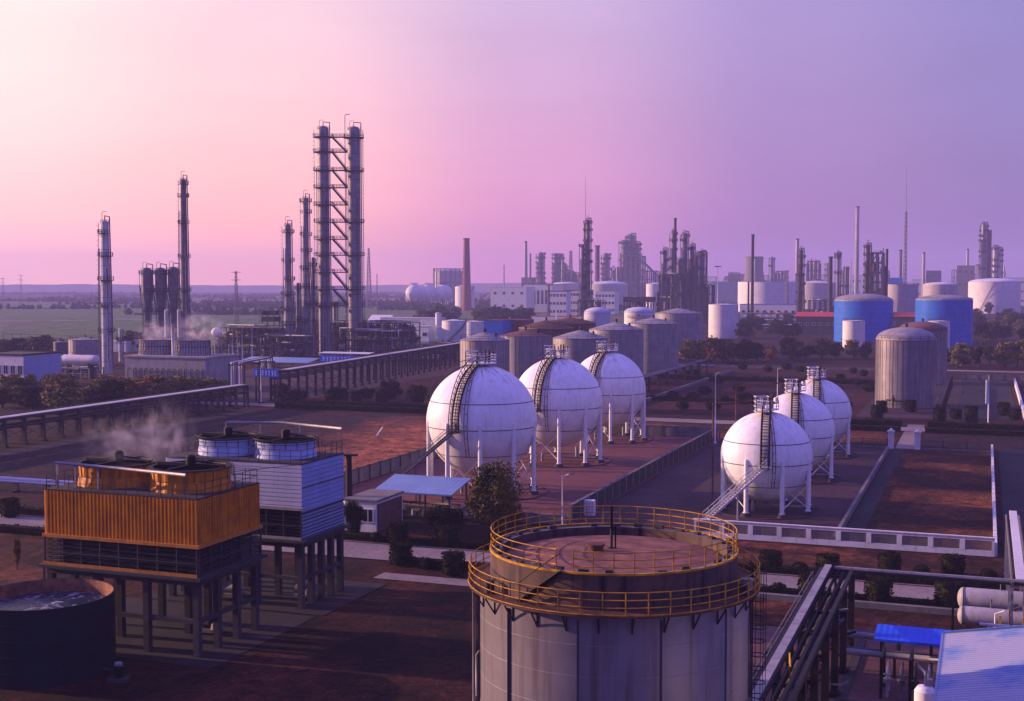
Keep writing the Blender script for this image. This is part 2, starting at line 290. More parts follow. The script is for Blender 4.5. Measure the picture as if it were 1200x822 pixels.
# ---------------------------------------------------------------- builders of kinds
def pol(r,a,z=0): return (r*math.cos(a),r*math.sin(a),z)
def left_of_front(deg): return -PI/2-R_(deg)        # world azimuth, degrees to the left of the side that faces south (-y)
def sphere_tank(label, loc, r, zc, lad=25, flight=True, group=None, side_pipe=True, feet0=0.0, nlegs=10):
    t=thing('gas_sphere',label,'gas tank',loc,0,group)
    m=MB(); prof=[(r*math.cos(R_(d)),zc+r*math.sin(R_(d))) for d in range(-90,91,4)]; prof[0]=(.01,zc-r); prof[-1]=(.01,zc+r)
    m.lathe(prof,72,share=True,mi=0); sh=m.build('shell',[M['white_paint']],t)
    m=MB()
    for f in (.37,-.08,-.56): m.ring(r*math.sqrt(1-f*f)+.01,zc+f*r,.055,96,sides=4)
    m.build('weld_band',[M['seam_dark']],sh)
    for k in range(nlegs):
        a=feet0+2*PI*k/nlegs; x,y,_=pol(r*.985,a)
        m=MB(); m.lathe([(.30,0.5),(.30,zc-.1),(.24,zc+.25),(.01,zc+.4)],14,(x,y,0)); m.lathe([(.01,.5),(.42,.5),(.42,.58),(.30,.62)],12,(x,y,0))
        lg=m.build('leg',[M['white_steel']],t)
        m=MB(); m.lathe([(.75,0),(.62,.5),(.01,.5)],10,(x,y,0)); m.build('plinth',[M['concrete_dark']],lg)
    m=MB()
    for k in range(nlegs):
        a=feet0+2*PI*k/nlegs; b=a+2*PI/nlegs; p=pol(r*.985,a); q=pol(r*.985,b)
        if k%2==0:
            m=MB(); m.tube([(p[0],p[1],.9),(q[0],q[1],zc*.55)],.05,5); m.tube([(q[0],q[1],.9),(p[0],p[1],zc*.55)],.05,5); m.build('brace',[M['white_steel']],t)
    # stair along the meridian
    az=left_of_front(lad); ca,sa=math.cos(az),math.sin(az); tx,ty=-sa,ca
    m=MB(); hw=.5
    def at(lat,off,side,up=0):
        rr=r+off; c_=math.cos(lat); return (rr*c_*ca+tx*side, rr*c_*sa+ty*side, zc+rr*math.sin(lat)+up)
    lats=[R_(d) for d in range(-6,80,3)]
    for s in (-hw,hw):
        m.tube([at(l,.35,s) for l in lats],.14,4); m.tube([at(l,1.35,s) for l in lats],.06,4); m.tube([at(l,.85,s) for l in lats],.035,4)
        for l in lats[::2]: m.bar(at(l,.3,s),at(l,1.35,s),.07)
    n=int(r*1.45/.42)
    for k in range(n):
        l=R_(-6)+R_(84)*k/n; p=at(l,.38,-hw); q=at(l,.38,hw); m.bar(p,q,.22,.08)
    m.build('meridian_stair',[M['dark_rust']],t)
    if flight:
        z1=zc-r*.08; m=MB()
        p1=Vector(at(R_(-6),.5,0)); p1.z=z1
        d=Vector((-.96,-.28,0)).normalized(); p0=p1+d*(z1*1.25); p0.z=.1; sd=Vector((-d.y,d.x,0))
        m.cbox((p1.x,p1.y,p1.z),1.6,1.4,.1)
        for s in (-.55,.55):
            m.bar(p0+sd*s,p1+sd*s,.08,.26)
            for h in (.55,1.05): m.bar(p0+sd*s+Vector((0,0,h)),p1+sd*s+Vector((0,0,h)),.06)
            for k in range(12):
                e=p0.lerp(p1,k/11)+sd*s; m.bar(e,e+Vector((0,0,1.05)),.06)
        nst=int(z1/.24)
        for k in range(nst):
            e=p0.lerp(p1,(k+.5)/nst); m.bar(e-sd*.5,e+sd*.5,.26,.05)
        e=p0.lerp(p1,.55); m.bar((e.x,e.y,0),e,.16)
        m.build('ground_stair',[M['column_pale'] if r<7 else M['mid_steel']],t)
    # top platform with valves
    m=MB(); R=r*.26; m.lathe([(.01,zc+r+.25),(R,zc+r+.25),(R,zc+r+.37),(.01,zc+r+.37)],20)
    m.rail(R,zc+r+.37,1.15,14,.035,3)
    tp=m.build('top_platform',[M['white_steel']],t)
    bx=at(R_(79),.6,-.2); m=MB(); b0=Vector((bx[0]-.5,bx[1]-.2,zc+r+.2)); s=.85
    m.rail_line([(b0.x-s,b0.y-s,b0.z),(b0.x+s,b0.y-s,b0.z),(b0.x+s,b0.y+s,b0.z),(b0.x-s,b0.y+s,b0.z),(b0.x-s,b0.y-s,b0.z)],1.9,.85,.04,3)
    m.box(b0.x-s,b0.y-s,b0.z-.1,b0.x+s,b0.y+s,b0.z); m.build('landing_cage',[M['white_steel']],tp)
    for (vx,vy) in ((R*.25,-R*.35),(-R*.3,-R*.1),(R*.5,R*.2)):
        m=MB(); m.lathe([(.16,zc+r),(.16,zc+r+.9),(.34,zc+r+.95),(.34,zc+r+1.25),(.14,zc+r+1.3),(.12,zc+r+2.2),(.01,zc+r+2.3)],10,(vx,vy,0))
        m.tube([(vx,vy,zc+r+1.1),(vx+.7,vy,zc+r+1.1),(vx+.7,vy,zc+r+1.9)],.09,6); m.build('relief_valve',[M['rust']],t)
    # front drop pipe with cage hoops
    m=MB(); az2=left_of_front(lad-9)
    for dd in (0,3.4):
        a=az2+R_(dd); pts=[((r+.3)*math.cos(R_(l))*math.cos(a),(r+.3)*math.cos(R_(l))*math.sin(a),zc+(r+.3)*math.sin(R_(l))) for l in range(70,-36,-6)]
        m.tube(pts,.05,5)
    for l in range(60,-36,-12):
        p=[((r+.3)*math.cos(R_(l))*math.cos(az2+R_(dd)),(r+.3)*math.cos(R_(l))*math.sin(az2+R_(dd)),zc+(r+.3)*math.sin(R_(l))) for dd in (0,3.4)]
        m.bar(p[0],p[1],.07)
    m.build('spray_pipe',[M['rust']],t)
    if side_pipe:
        m=MB(); a=left_of_front(104)
        for off,rad in ((.25,.09),(1.0,.05)):
            m.tube([((r+off)*math.cos(R_(l))*math.cos(a),(r+off)*math.cos(R_(l))*math.sin(a),zc+(r+off)*math.sin(R_(l))) for l in range(14,82,4)],rad,5)
        m.build('side_walkway',[M['dark_steel']],t)
    # bottom outlet
    m=MB(); m.lathe([(.5,zc-r-.05),(.5,zc-r-.6),(.2,zc-r-.6)],12); m.tube([(0,0,zc-r),(0,0,.6),(r*.7,-.4,.5),(r*1.05,-.6,.5)],.16,8)
    m.lathe([(.01,2.0),(.28,2.0),(.28,.2)],10,(r*.45,r*.35,0)); m.lathe([(.01,1.6),(.22,1.6),(.22,.2)],10,(-r*.35,-r*.3,0))
    m.build('outlet_pipe',[M['pale_steel']],t)
    m=MB(); m.ring(r*1.18,.06,.09,48); m.build('kerb_ring',[M['concrete_dark']],t)
    return t
def storage_tank(label, loc, r, h, roof='cone', rh=None, shell='tank_grey', roofm='tank_roof', ribs=0, bands=6, rail=True, stair=None, seg=56, group=None, name='storage_tank', cat='storage tank', nozzle=True):
    t=thing(name,label,cat,loc,0,group); rh = rh if rh is not None else r*.18
    m=MB(); m.lathe([(r,0),(r,h)],seg)
    m.lathe([(r+.08,h-.12),(r+.08,h+.04),(r-.1,h+.04)],seg,mi=1)
    for k in range(1,bands): m.ring(r,h*k/bands,.022,seg,mi=1)
    for k in range(ribs):
        a=2*PI*k/ribs+rnd.uniform(-.02,.02); x,y,_=pol(r+.01,a); m.bar((x,y,.1),(x,y,h-.15),.06,.06,1)
    s=m.build('shell',[M[shell],M['column_steel' if shell in ('clad_metal','tank_grey') else 'pale_steel']],t)
    m=MB()
    if roof=='cone': m.lathe([(r,h),(r*.5,h+rh*.56),(.02,h+rh)],seg,share=True)
    elif roof=='dome': m.lathe([(r*math.cos(R_(d)),h+rh*math.sin(R_(d))) for d in range(0,91,9)][:-1]+[(.02,h+rh)],seg,share=True)
    elif roof=='float':
        m.lathe([(r-.1,h),(r-.1,h-1.8),(.02,h-1.75)],seg)
    rf=m.build('roof',[M[roofm]],t)
    if roof!='float':
        m=MB(); m.lathe([(.35,h+rh*.9),(.35,h+rh+.7),(.5,h+rh+.75),(.01,h+rh+1.0)],8); m.build('roof_vent',[M['dark_steel']],rf); m=MB(); m.lathe([(.3,h+rh*.45),(.3,h+rh*.6+.6),(.01,h+rh*.6+.7)],8,(r*.45,-r*.3,0)); m.build('roof_vent',[M['dark_steel']],rf)
    if rail:
        m=MB(); m.rail(r-.05,h+.03,1.05,max(18,int(r*2.2)),.03,2,seg=seg); m.build('railing',[M['dark_steel']],t)
    if stair is not None:
        a0,a1=stair; m=MB(); n=24
        pts=lambda off,dz:[(*pol(r+off,a0+(a1-a0)*k/n)[:2],h*k/n+dz) for k in range(n+1)]
        m.tube(pts(.15,.1),.12,4); m.tube(pts(.95,.1),.12,4); m.tube(pts(.95,1.1),.05,4)
        for k in range(n): 
            a=a0+(a1-a0)*(k+.5)/n; z=h*(k+.5)/n; m.bar(pol(r+.1,a,z+.1),pol(r+.95,a,z+.1),.5,.05); m.bar(pol(r+.95,a,z+.1),pol(r+.95,a,z+1.1),.05)
        m.build('spiral_stair',[M['dark_steel']],t)
    if nozzle:
        m=MB(); m.lathe([(.01,r*0+.0),(.45,0),(.45,.5),(.01,.5)],10,(0,0,0)); o=m.build('manhole',[M['dark_steel']],t); a=left_of_front(60); o.location=pol(r-.05,a,1.3); o.rotation_euler=(PI/2,0,a+PI/2)
    return t
def column(label, loc, prof, plats=(), pipes=2, lad=True, top=True, matk='column_steel', group=None, pr=1.3, name='process_column', cat='process column', a_lad=None, detail=True, seg=20):
    """prof: [(r,z)...] bottom to top"""
    t=thing(name,label,cat,loc,0,group); Z=prof[-1][1]; kd=max(1,math.hypot(loc[0],loc[1])/520); pr=pr*(1+.22*(kd-1)); rt_=.05*kd; yd=math.hypot(loc[0],loc[1]); rt_=max(rt_,yd/7000); dk=min(.5,max(.14,yd/2200))
    def rad(z):
        for (r0,z0),(r1,z1) in zip(prof,prof[1:]):
            if z0<=z<=z1: return r0+(r1-r0)*(z-z0)/max(1e-6,z1-z0)
        return prof[-1][0]
    rt=prof[-1][0]
    m=MB(); m.lathe(prof+[(rt*.75,Z+rt*.45),(rt*.3,Z+rt*.62),(.02,Z+rt*.65)],seg)
    z=prof[0][1]+4
    while z<Z-1: m.ring(rad(z),z,.07,seg,mi=1); z+=5.3
    m.build('shell',[M[matk],M['seam_dark']],t)
    for z in plats:
        r=rad(z); m=MB(); a0=rnd.uniform(0,6.28); sp=(rnd.choice([2*PI,4.2,4.8]) if detail else 2*PI) if yd<700 else rnd.choice([2.4,3.2,4.2])
        w=pr
        seg2=20; full=sp>6.2
        for k in range(seg2):
            aa=a0+sp*k/seg2; ab=a0+sp*(k+1)/seg2
            for zz in (z+.14-dk,z+.14): m.quad(pol(r,aa,zz),pol(r,ab,zz),pol(r+w,ab,zz),pol(r+w,aa,zz))
            m.quad(pol(r+w,aa,z+.14-dk),pol(r+w,ab,z+.14-dk),pol(r+w,ab,z+.14),pol(r+w,aa,z+.14))
        m.rail(r+w-.05,z+.14,1.15*(1+.3*(kd-1)),10,rt_,2,a0=a0,a1=a0+sp,seg=18)
        for k in range(4): a=a0+sp*(k+.5)/4; m.bar(pol(r,a,z-1.0),pol(r+w*.9,a,z),.1)
        m.build('platform',[M['dark_steel']],t)
    al=a_lad if a_lad is not None else left_of_front(80)
    if lad:
        m=MB(); d=pr*.75
        for s in (-.25*kd,.25*kd): m.tube([(*pol(rad(z_)+d,al+s/(rad(z_)+d))[:2],z_) for z_ in [prof[0][1]+2+(Z-prof[0][1]-2)*k/10 for k in range(11)]],.06*kd,4)
        z=prof[0][1]+2.5
        while z<Z: rr=rad(z)+d; m.bar(pol(rr,al-.25/rr,z),pol(rr,al+.25/rr,z),.05); z+=.7
        z=prof[0][1]+4
        while z<Z: rr=rad(z)+d; m.ring(.38*kd,z,.03*kd,8,c=pol(rr+.3*kd,al)[:2]); z+=1.6*kd
        m.build('ladder',[M['dark_steel']],t)
    for k in range(pipes):
        a=left_of_front([-75,70,-30,130][k%4]); ztop=Z*(1,.83,.7,.5)[k%4] if Z>0 else 1
        rp=(.16+.06*((k+1)%2))*kd; pts=[(*pol(rad(z_)+.35+rp,a)[:2],z_) for z_ in [prof[0][1]+1+(ztop-prof[0][1]-1)*i/8 for i in range(9)]]
        if k==0 and top: pts += [(*pol(rt+.35+rp,a)[:2],Z+rt*.65+1.2),(0,0,Z+rt*.65+1.6),(0,0,Z+rt*.5)]
        m=MB(); m.tube(pts,rp,7); m.build('riser_pipe',[M['mid_steel']],t)
    if top:
        m=MB(); a=left_of_front(60); p=pol(rt*.7,a); hh=3.4
        m.tube([(p[0],p[1],Z),(p[0],p[1],Z+hh),(p[0]+.3,p[1],Z+hh+.3),(p[0]+1.6,p[1],Z+hh+.3)],.09*kd,6); m.rail(rt+.15,Z-.2,1.2*kd,8,.04*kd,2,seg=12)
        m.build('davit',[M['dark_steel']],t)
    return t
def chimney(label, loc, r0, r1, h, matk, bands=(), cap=True, name='chimney', group=None, band_mat='white_steel'):
    t=thing(name,label,'chimney',loc,0,group); m=MB(); m.lathe([(r0,0),(r1,h),(r1*.8,h),(r1*.8,h-2)],24)
    m.build('shaft',[M[matk]],t)
    if cap:
        m=MB(); m.lathe([(r1+.02,h-1.6),(r1*1.12+.1,h-1.2),(r1*1.12+.1,h+.15),(r1*.8,h+.15)],24); m.build('cap',[M['seam_dark' if matk!='white_wall' else 'concrete']],t)
    for (za,zb) in bands:
        ra=r0+(r1-r0)*za/h+.03; rb=r0+(r1-r0)*zb/h+.03; m=MB(); m.lathe([(ra,za),(rb,zb)],24); m.build('painted_band',[M[band_mat]],t)
    return t
def lattice_mast(label, loc, w0, w1, h, matk='mid_steel', spike=0, guys=False, n=None, cross=0, group=None, name='lattice_mast', bw=.14):
    t=thing(name,label,'mast',loc,.4,group); m=MB(); n=n or max(6,int(h/5))
    cs=[(-1,-1),(1,-1),(1,1),(-1,1)]
    P=lambda k,i:(cs[i%4][0]*(w0+(w1-w0)*k/n)/2,cs[i%4][1]*(w0+(w1-w0)*k/n)/2,h*k/n)
    for i in range(4):
        m.bar(P(0,i),P(n,i),bw)
        for k in range(n):
            m.bar(P(k,i),P(k+1,i+1),bw*.6); m.bar(P(k+1,i),P(k,i+1),bw*.6); m.bar(P(k+1,i),P(k+1,i+1),bw*.6)
    m.build('lattice',[M[matk]],t)
    if spike: m=MB(); m.tube([(0,0,h-1),(0,0,h+spike)],.16,6,r2=.06); m.build('spire',[M[matk]],t)
    for k in range(cross):
        m=MB(); z=h*(.98-.14*k); m.bar((-h*.09,0,z),(h*.09,0,z),.15,.3); m.build('crossarm',[M[matk]],t)
    if guys:
        m=MB()
        for k in range(3):
            a=2*PI*k/3
            for f in (.5,.9): m.tube([(0,0,h*f),pol(h*.35,a,0)],.05,3)
        m.build('guy_wire',[M[matk]],t)
    return t
def pole(label, loc, h, r=.09, matk='white_steel', lamp=0, group=None, name='lamp_post', cat='lamp post'):
    t=thing(name,label,cat,loc,0,group); m=MB(); m.tube([(0,0,0),(0,0,h)],r,8,r2=r*.6); m.lathe([(r*2.2,0),(r*2.2,.25),(r,.4)],8); m.build('post',[M[matk]],t)
    if lamp:
        m=MB(); m.tube([(0,0,h-.5),(lamp*.3,0,h-.05),(lamp,0,h+.12)],r*.5,6); a=m.build('arm',[M[matk]],t)
        m=MB(); m.lathe([(.02,.16),(.2,.1),(.22,0),(.02,-.06)],10); o=m.build('lamp_head',[M['mid_steel']],a); o.location=(lamp*1.12,0,h+.12); o.scale=(2.0,.9,.9)
    return t
def pipe_rack(label, a, b0, b1, z, w=4.0, step=6, npipes=6, group=None, cover=True, rail=False, steelm='dark_steel', tiers=2, pm=('mid_steel','pale_steel','pale_steel','white_steel')):
    t=site_thing('pipe_rack',label,'pipe rack',a,b0,group); L=b1-b0; n=max(1,int(L/step)); 
    def bent():
        m=MB()
        for s in (-1,1): m.box(s*w/2-.24,-.24,0,s*w/2+.24,.24,z); m.box(s*w/2-.45,-.45,0,s*w/2+.45,.45,.35)
        for k in range(tiers): zz=z-.25-k*1.5; m.box(-w/2+.17,-.14,zz-.22,w/2-.17,.14,zz)
        m.bar((-w/2,0,z*.15),(w/2,0,z*.6),.08); m.bar((w/2,0,z*.15),(-w/2,0,z*.6),.08)
        return m.build('trestle',[M[steelm]],t)
    b=bent()
    for k in range(n+1):
        o=b if k==0 else dup_part(b,(0,0,0)); o.location=(0,L*k/n,0)
    for s in (-1,1):
        m=MB(); m.box(s*w/2-.14,0,z,s*w/2+.14,L,z+.35); m.build('beam',[M[steelm]],t)
    for k in range(npipes):
        r=rnd.choice([.12,.18,.25,.3]); tier=k%tiers; x=-w/2+.6+(w-1.2)*(k//tiers)/max(1,(npipes-1)//tiers); zz=z-.25-tier*1.5+r
        m=MB(); m.tube([(x,-.5,zz),(x,L+.5,zz)],r,8); m.build('pipe',[M[rnd.choice(pm)]],t)
    if cover:
        m=MB(); m.box(w/2-2.3,0,z+.36,w/2-.1,L,z+.50); m.build('cable_tray',[M['vessel_paint']],t)
    if rail:
        m=MB(); m.rail_line([(w/2,0,z+.35),(w/2,L,z+.35)],1.1,2.5,.035,2); m.build('railing',[M['mid_steel']],t)
    return t
def add_window(parent,x,y,z,w,h,axis='x',face=-1,frame='white_steel',cols=2):
    """a window set in a wall; axis x: wall runs along x and faces -y (face=-1)"""
    m=MB(); m2=MB(); d=.06*face
    if axis=='x':
        for (x0,x1,z0,z1) in ((x-w/2,x+w/2,z-h/2-.08,z-h/2),(x-w/2,x+w/2,z+h/2,z+h/2+.08),(x-w/2-.08,x-w/2,z-h/2-.08,z+h/2+.08),(x+w/2,x+w/2+.08,z-h/2-.08,z+h/2+.08)): m.box(x0,min(y,y+d*1.6),z0,x1,max(y,y+d*1.6),z1)
        for k in range(1,cols): xx=x-w/2+w*k/cols; m.box(xx-.035,min(y,y+d*1.3),z-h/2,xx+.035,max(y,y+d*1.3),z+h/2)
        m2.box(x-w/2,min(y,y+d*.5),z-h/2,x+w/2,max(y,y+d*.5),z+h/2)
    else:
        for (x0,x1,z0,z1) in ((y-w/2,y+w/2,z-h/2-.08,z-h/2),(y-w/2,y+w/2,z+h/2,z+h/2+.08),(y-w/2-.08,y-w/2,z-h/2-.08,z+h/2+.08),(y+w/2,y+w/2+.08,z-h/2-.08,z+h/2+.08)): m.box(min(x,x-d*1.6),x0,z0,max(x,x-d*1.6),x1,z1)
        m2.box(min(x,x-d*.5),y-w/2,z-h/2,max(x,x-d*.5),y+w/2,z+h/2)
    f=m.build('window',[M[frame]],parent); m2.build('glass',[M['glass_dark']],f); return f
def building(label, a, b, w, d, h, wall='white_wall', roof='concrete_dark', rows=1, cols=3, win=(1.4,1.6), parapet=.5, sidecols=0, name='building', cat='building', group=None, pitched=0, eave=.4, z0=1.2, door=False, xy=None):
    """front left corner at (a,b) on the plant grid"""
    t=site_thing(name,label,cat,a,b,group) if xy is None else thing(name,label,cat,xy,-AZ,group)
    m=MB(); m.box(0,0,0,w,d,h); wl=m.build('wall',[M[wall]],t)
    m=MB()
    if pitched:
        n=(( -eave,-eave,h),(w+eave,-eave,h),(w+eave,d+eave,h),(-eave,d+eave,h)); 
        r0=(-eave,d/2,h+pitched); r1=(w+eave,d/2,h+pitched)
        m.quad(n[0],n[1],r1,r0); m.quad(n[2],n[3],r0,r1); k=len(m.v); m.v+=[n[0],r0,n[3],n[1],n[2],r1]; m.face((k,k+1,k+2)); m.face((k+3,k+4,k+5)); m.quad(n[3],n[2],n[1],n[0])
    else:
        m.box(-.15,-.15,h+.003,w+.15,d+.15,h+.25)
        if parapet:
            for q in ((-.15,-.15,w+.15,.1),(-.15,d-.1,w+.15,d+.15),(-.15,.1,.1,d-.1),(w-.1,.1,w+.15,d-.1)): m.box(q[0],q[1],h+.25,q[2],q[3],h+.25+parapet)
    m.build('roof',[M[roof]],t)
    fh=h/max(1,rows)
    for i in range(rows):
        for j in range(cols):
            x=w*(j+.5)/cols; z=fh*i+fh*.55
            if door and i==0 and j==cols//2: continue
            add_window(t,x,0,z,win[0],min(win[1],fh*.7))
        for j in range(sidecols): add_window(t,w,d*(j+.5)/sidecols,fh*i+fh*.55,win[0],min(win[1],fh*.7),'y')
    if door:
        m=MB(); x=w*(cols//2+.5)/cols; m.box(x-.6,-.06,0,x+.6,-.002,2.2); dd=m.build('door',[M['dark_steel']],t)
        m=MB(); m.box(x+.4,-.12,1.0,x+.48,-.061,1.15); m.build('handle',[M['pale_steel']],dd)
    return t
def shed(label, a, b, w, d, z_front, z_back, roofm, group=None, nposts=3, corrug=.5, name='canopy', cat='canopy', postm='dark_steel', xy=None, walls=None):
    t=site_thing(name,label,cat,a,b,group) if xy is None else thing(name,label,cat,xy,-AZ,group)
    m=MB(); n=max(2,int(w/corrug)); pr=[]
    for k in range(n*4+1):
        x=w*k/(n*4); off=(0,.0,.014,.014)[k%4]; pr.append((x,off))
    for (x0,o0),(x1,o1) in zip(pr,pr[1:]):
        m.quad((x0,0,z_front+o0),(x1,0,z_front+o1),(x1,d,z_back+o1),(x0,d,z_back+o0))
        m.quad((x0,d,z_back+o0-.05),(x1,d,z_back+o1-.05),(x1,0,z_front+o1-.05),(x0,0,z_front+o0-.05))
    m.box(-.03,-.06,z_front-.14,w+.03,-.003,z_front+.04)
    m.build('roof',[M[roofm]],t)
    for k in range(nposts):
        x=.5+(w-1)*k/(nposts-1)
        for y,zt in ((.5,z_front+(z_back-z_front)*.5/d-.06),(d-.5,z_front+(z_back-z_front)*(d-.5)/d-.06)):
            m=MB(); m.box(x-.09,y-.09,0,x+.09,y+.09,zt); m.build('post',[M[postm]],t)
    m=MB()
    for y,zt in ((.5,z_front+(z_back-z_front)*.5/d-.07),(d-.5,z_front+(z_back-z_front)*(d-.5)/d-.07)): m.box(.2,y-.06,zt-.28,w-.2,y+.06,zt-.06)
    m.build('purlin',[M[postm]],t)
    if walls:
        m=MB(); m.box(.15,.9,0,w-.15,d-.2,z_front-.3); m.build('wall',[M[walls]],t)
    return t
def hvessel(label, a, b, z, L, r, matk='tank_white', group=None, flip=False, rot=-AZ, saddle=None, cat='pressure vessel'):
    x,y=W(a,b); t=thing('horizontal_vessel',label,cat,(x,y,0),rot,group)
    prof=[(.01,0)]+[(r*math.sin(R_(d)),r*.55*(1-math.cos(R_(d)))) for d in (20,40,60,75,90)]+[(r,L*.2),(r,L*.5),(r,L*.8)]+[(r*math.sin(R_(d)),L-r*.55*(1-math.cos(R_(d)))) for d in (90,75,60,40,20)]+[(.01,L)]
    m=MB(); m.lathe(prof,28,share=True); 
    m.v=[(p[2],p[1],-p[0]+z) for p in m.v]
    for xx in (r*.55,L-r*.55): m.tube([(xx,(r+.01)*math.cos(q*PI/12),z+(r+.01)*math.sin(q*PI/12)) for q in range(24)],.04,4,1,closed=True)
    m.build('shell',[M[matk],M['seam_dark']],t)
    for xx in (L*.2,L*.8):
        m=MB(); m.box(xx-.15,-r*.8,0,xx+.15,r*.8,z-r*.55); m.build('saddle',[M['concrete_dark']],t)
    m=MB(); m.lathe([(.28,z+r-.1),(.28,z+r+.45),(.36,z+r+.45),(.36,z+r+.58),(.01,z+r+.58)],12,(L*.5,0,0)); m.build('manhole',[M['mid_steel']],t)
    m=MB()
    for q in (.3,.62,.75): m.tube([(L*q,0,z+r-.1),(L*q,0,z+r+.8),(L*q,-.6,z+r+.8)],.07,6)
    m.build('nozzle',[M['mid_steel']],t)
    return t
def process_frame(label, a, b, w, d, h, nx=5, nz=3, seed=1, group=None, steelm='dark_steel', busy=14, xy=None, vessels=4, name='process_structure'):
    t=site_thing(name,label,'process unit',a,b,group) if xy is None else thing(name,label,'process unit',xy,-AZ,group)
    R=random.Random(seed); s=max(.18,h*.014)
    for yi in (0,d/2,d):
        m=MB()
        for k in range(nx+1): x=w*k/nx; m.box(x-s,yi-s,0,x+s,yi+s,h*R.choice([1,1,.95]))
        for j in range(1,nz+1): z=h*j/nz; m.box(0,yi-s*.7,z-s*1.3,w,yi+s*.7,z-.02)
        for k in range(nx):
            if R.random()<.55:
                j=R.randrange(nz); m.bar((w*k/nx,yi,h*j/nz),(w*(k+1)/nx,yi,h*(j+1)/nz),s*.8)
        m.build('frame',[M[steelm]],t)
    for j in range(1,nz+1):
        z=h*j/nz; m=MB(); x0=w*R.uniform(0,.15); x1=w*R.uniform(.8,1); m.box(x0,0,z,x1,d,z+.12); m.rail_line([(x0,0,z+.12),(x1,0,z+.12),(x1,d,z+.12)],1.1,2.2,.05,2); m.build('deck',[M['mid_steel' if j%2 else steelm]],t)
    for k in range(vessels):
        j=R.randrange(nz); z=h*j/nz; r=min(d*.22,h/nz*.28)*R.uniform(.7,1.1); x=w*(k+.5)/vessels
        m=MB()
        if R.random()<.5:
            hh=h/nz*R.uniform(.6,1.2); m.lathe([(.01,z+.3),(r,z+.5),(r,z+hh),(r*.6,z+hh+r*.5),(.01,z+hh+r*.6)],16,(x,d*R.uniform(.25,.75),0))
        else:
            L=w/vessels*R.uniform(.6,.95); y=d*R.uniform(.15,.5); zz=z+r+.5
            m.lathe([(.01,0),(r*.7,r*.15),(r,r*.5),(r,L-r*.5),(r*.7,L-r*.15),(.01,L)],16); m.v=[(p[2]+x-L/2,p[1]+y,p[0]+zz) for p in m.v]
        m.build('vessel',[M[R.choice(['pale_steel','mid_steel','column_steel','rust'])]],t)
    for k in range(busy):
        j=R.randrange(nz+1); z=h*j/nz+R.uniform(.4,1.2); y=R.uniform(-.3,d*.6); x0=w*R.random(); x1=min(w,max(0,x0+R.uniform(-.5,.5)*w)); z1=max(.5,min(h*1.05,z+R.uniform(-.5,.5)*h)); m=MB()
        m.tube([(x0,y,z),(x1,y,z),(x1,y,z1),(x1,y+d*.2,z1)],R.uniform(.10,.24)*max(1,h/22),6); m.build('pipe',[M[R.choice(['mid_steel','pale_steel','mid_steel','white_steel','rust'])]],t)
    return t
# ---------------------------------------------------------------- vegetation
def leaf_mesh(name, pts, leaf, R, n_per=1):
    m=MB()
    for (p,nrm) in pts:
        for _ in range(n_per):
            d=Vector((R.gauss(0,1),R.gauss(0,1),R.gauss(0,1))).normalized()
            if nrm is not None: d=(d+Vector(nrm)*.8).normalized()
            u=d.orthogonal().normalized(); u.rotate(Matrix.Rotation(R.uniform(0,6.28),3,d)); w=d.cross(u)
            s=leaf*R.uniform(.55,1.35); P=Vector(p)
            m.v += [tuple(P+u*s),tuple(P+w*s*.55),tuple(P-u*s),tuple(P-w*s*.55)]
            n=len(m.v); m.face((n-4,n-3,n-2,n-1))
    return m
def crown_points(R, rx, rz, zc, nl, n):
    lobes=[]
    for k in range(nl):
        a=R.uniform(0,6.28); rr=R.uniform(.15,.68)*rx; zz=R.uniform(-.62,.70)*rz
        k2=math.sqrt(max(.15,1-(zz/rz)**2)); lobes.append((rr*math.cos(a)*k2,rr*math.sin(a)*k2,zc+zz,R.uniform(.22,.46)*rx))
    pts=[]
    for _ in range(n):
        c=R.choice(lobes); d=Vector((R.gauss(0,1),R.gauss(0,1),R.gauss(0,1))).normalized(); q=R.uniform(.35,1.08)*c[3]
        pts.append(((c[0]+d.x*q,c[1]+d.y*q,c[2]+d.z*q*.85),tuple(d)))
    return pts
def trunk_mesh(R, h, r, rx, rz, zc):
    m=MB(); x=y=0; pts=[]
    for k in range(6): pts.append((x,y,h*k/5)); x+=R.uniform(-.08,.08); y+=R.uniform(-.08,.08)
    m.tube(pts,r,8,r2=r*.45)
    for k in range(6):
        a=R.uniform(0,6.28); z0=h*R.uniform(.45,1); e=(rx*.6*math.cos(a),rx*.6*math.sin(a),zc+rz*R.uniform(-.4,.5)); mid=((e[0])*.4,(e[1])*.4,(z0+e[2])*.5+.1)
        m.tube([(0,0,z0),mid,e],r*.4,5,r2=r*.12)
    return m
TREES={}
def tree_proto(kind,i):
    key=(kind,i)
    if key in TREES: return TREES[key]
    R=random.Random(hash(kind)%1000 if False else sum(map(ord,kind))*7+i)
    rx,rz,zc={'broad':(1.08,.98,1.04),'tall':(.72,1.15,1.40),'low':(1.05,.6,.70)}[kind]
    tm=trunk_mesh(R,zc,.085,rx,rz,zc); cm=leaf_mesh('c',crown_points(R,rx,rz,zc,17,3200),.088,R) if i<5 else leaf_mesh('c',crown_points(R,rx,rz,zc,36,24000),.040,R)
    TREES[key]=(tm,cm,{}); return TREES[key]
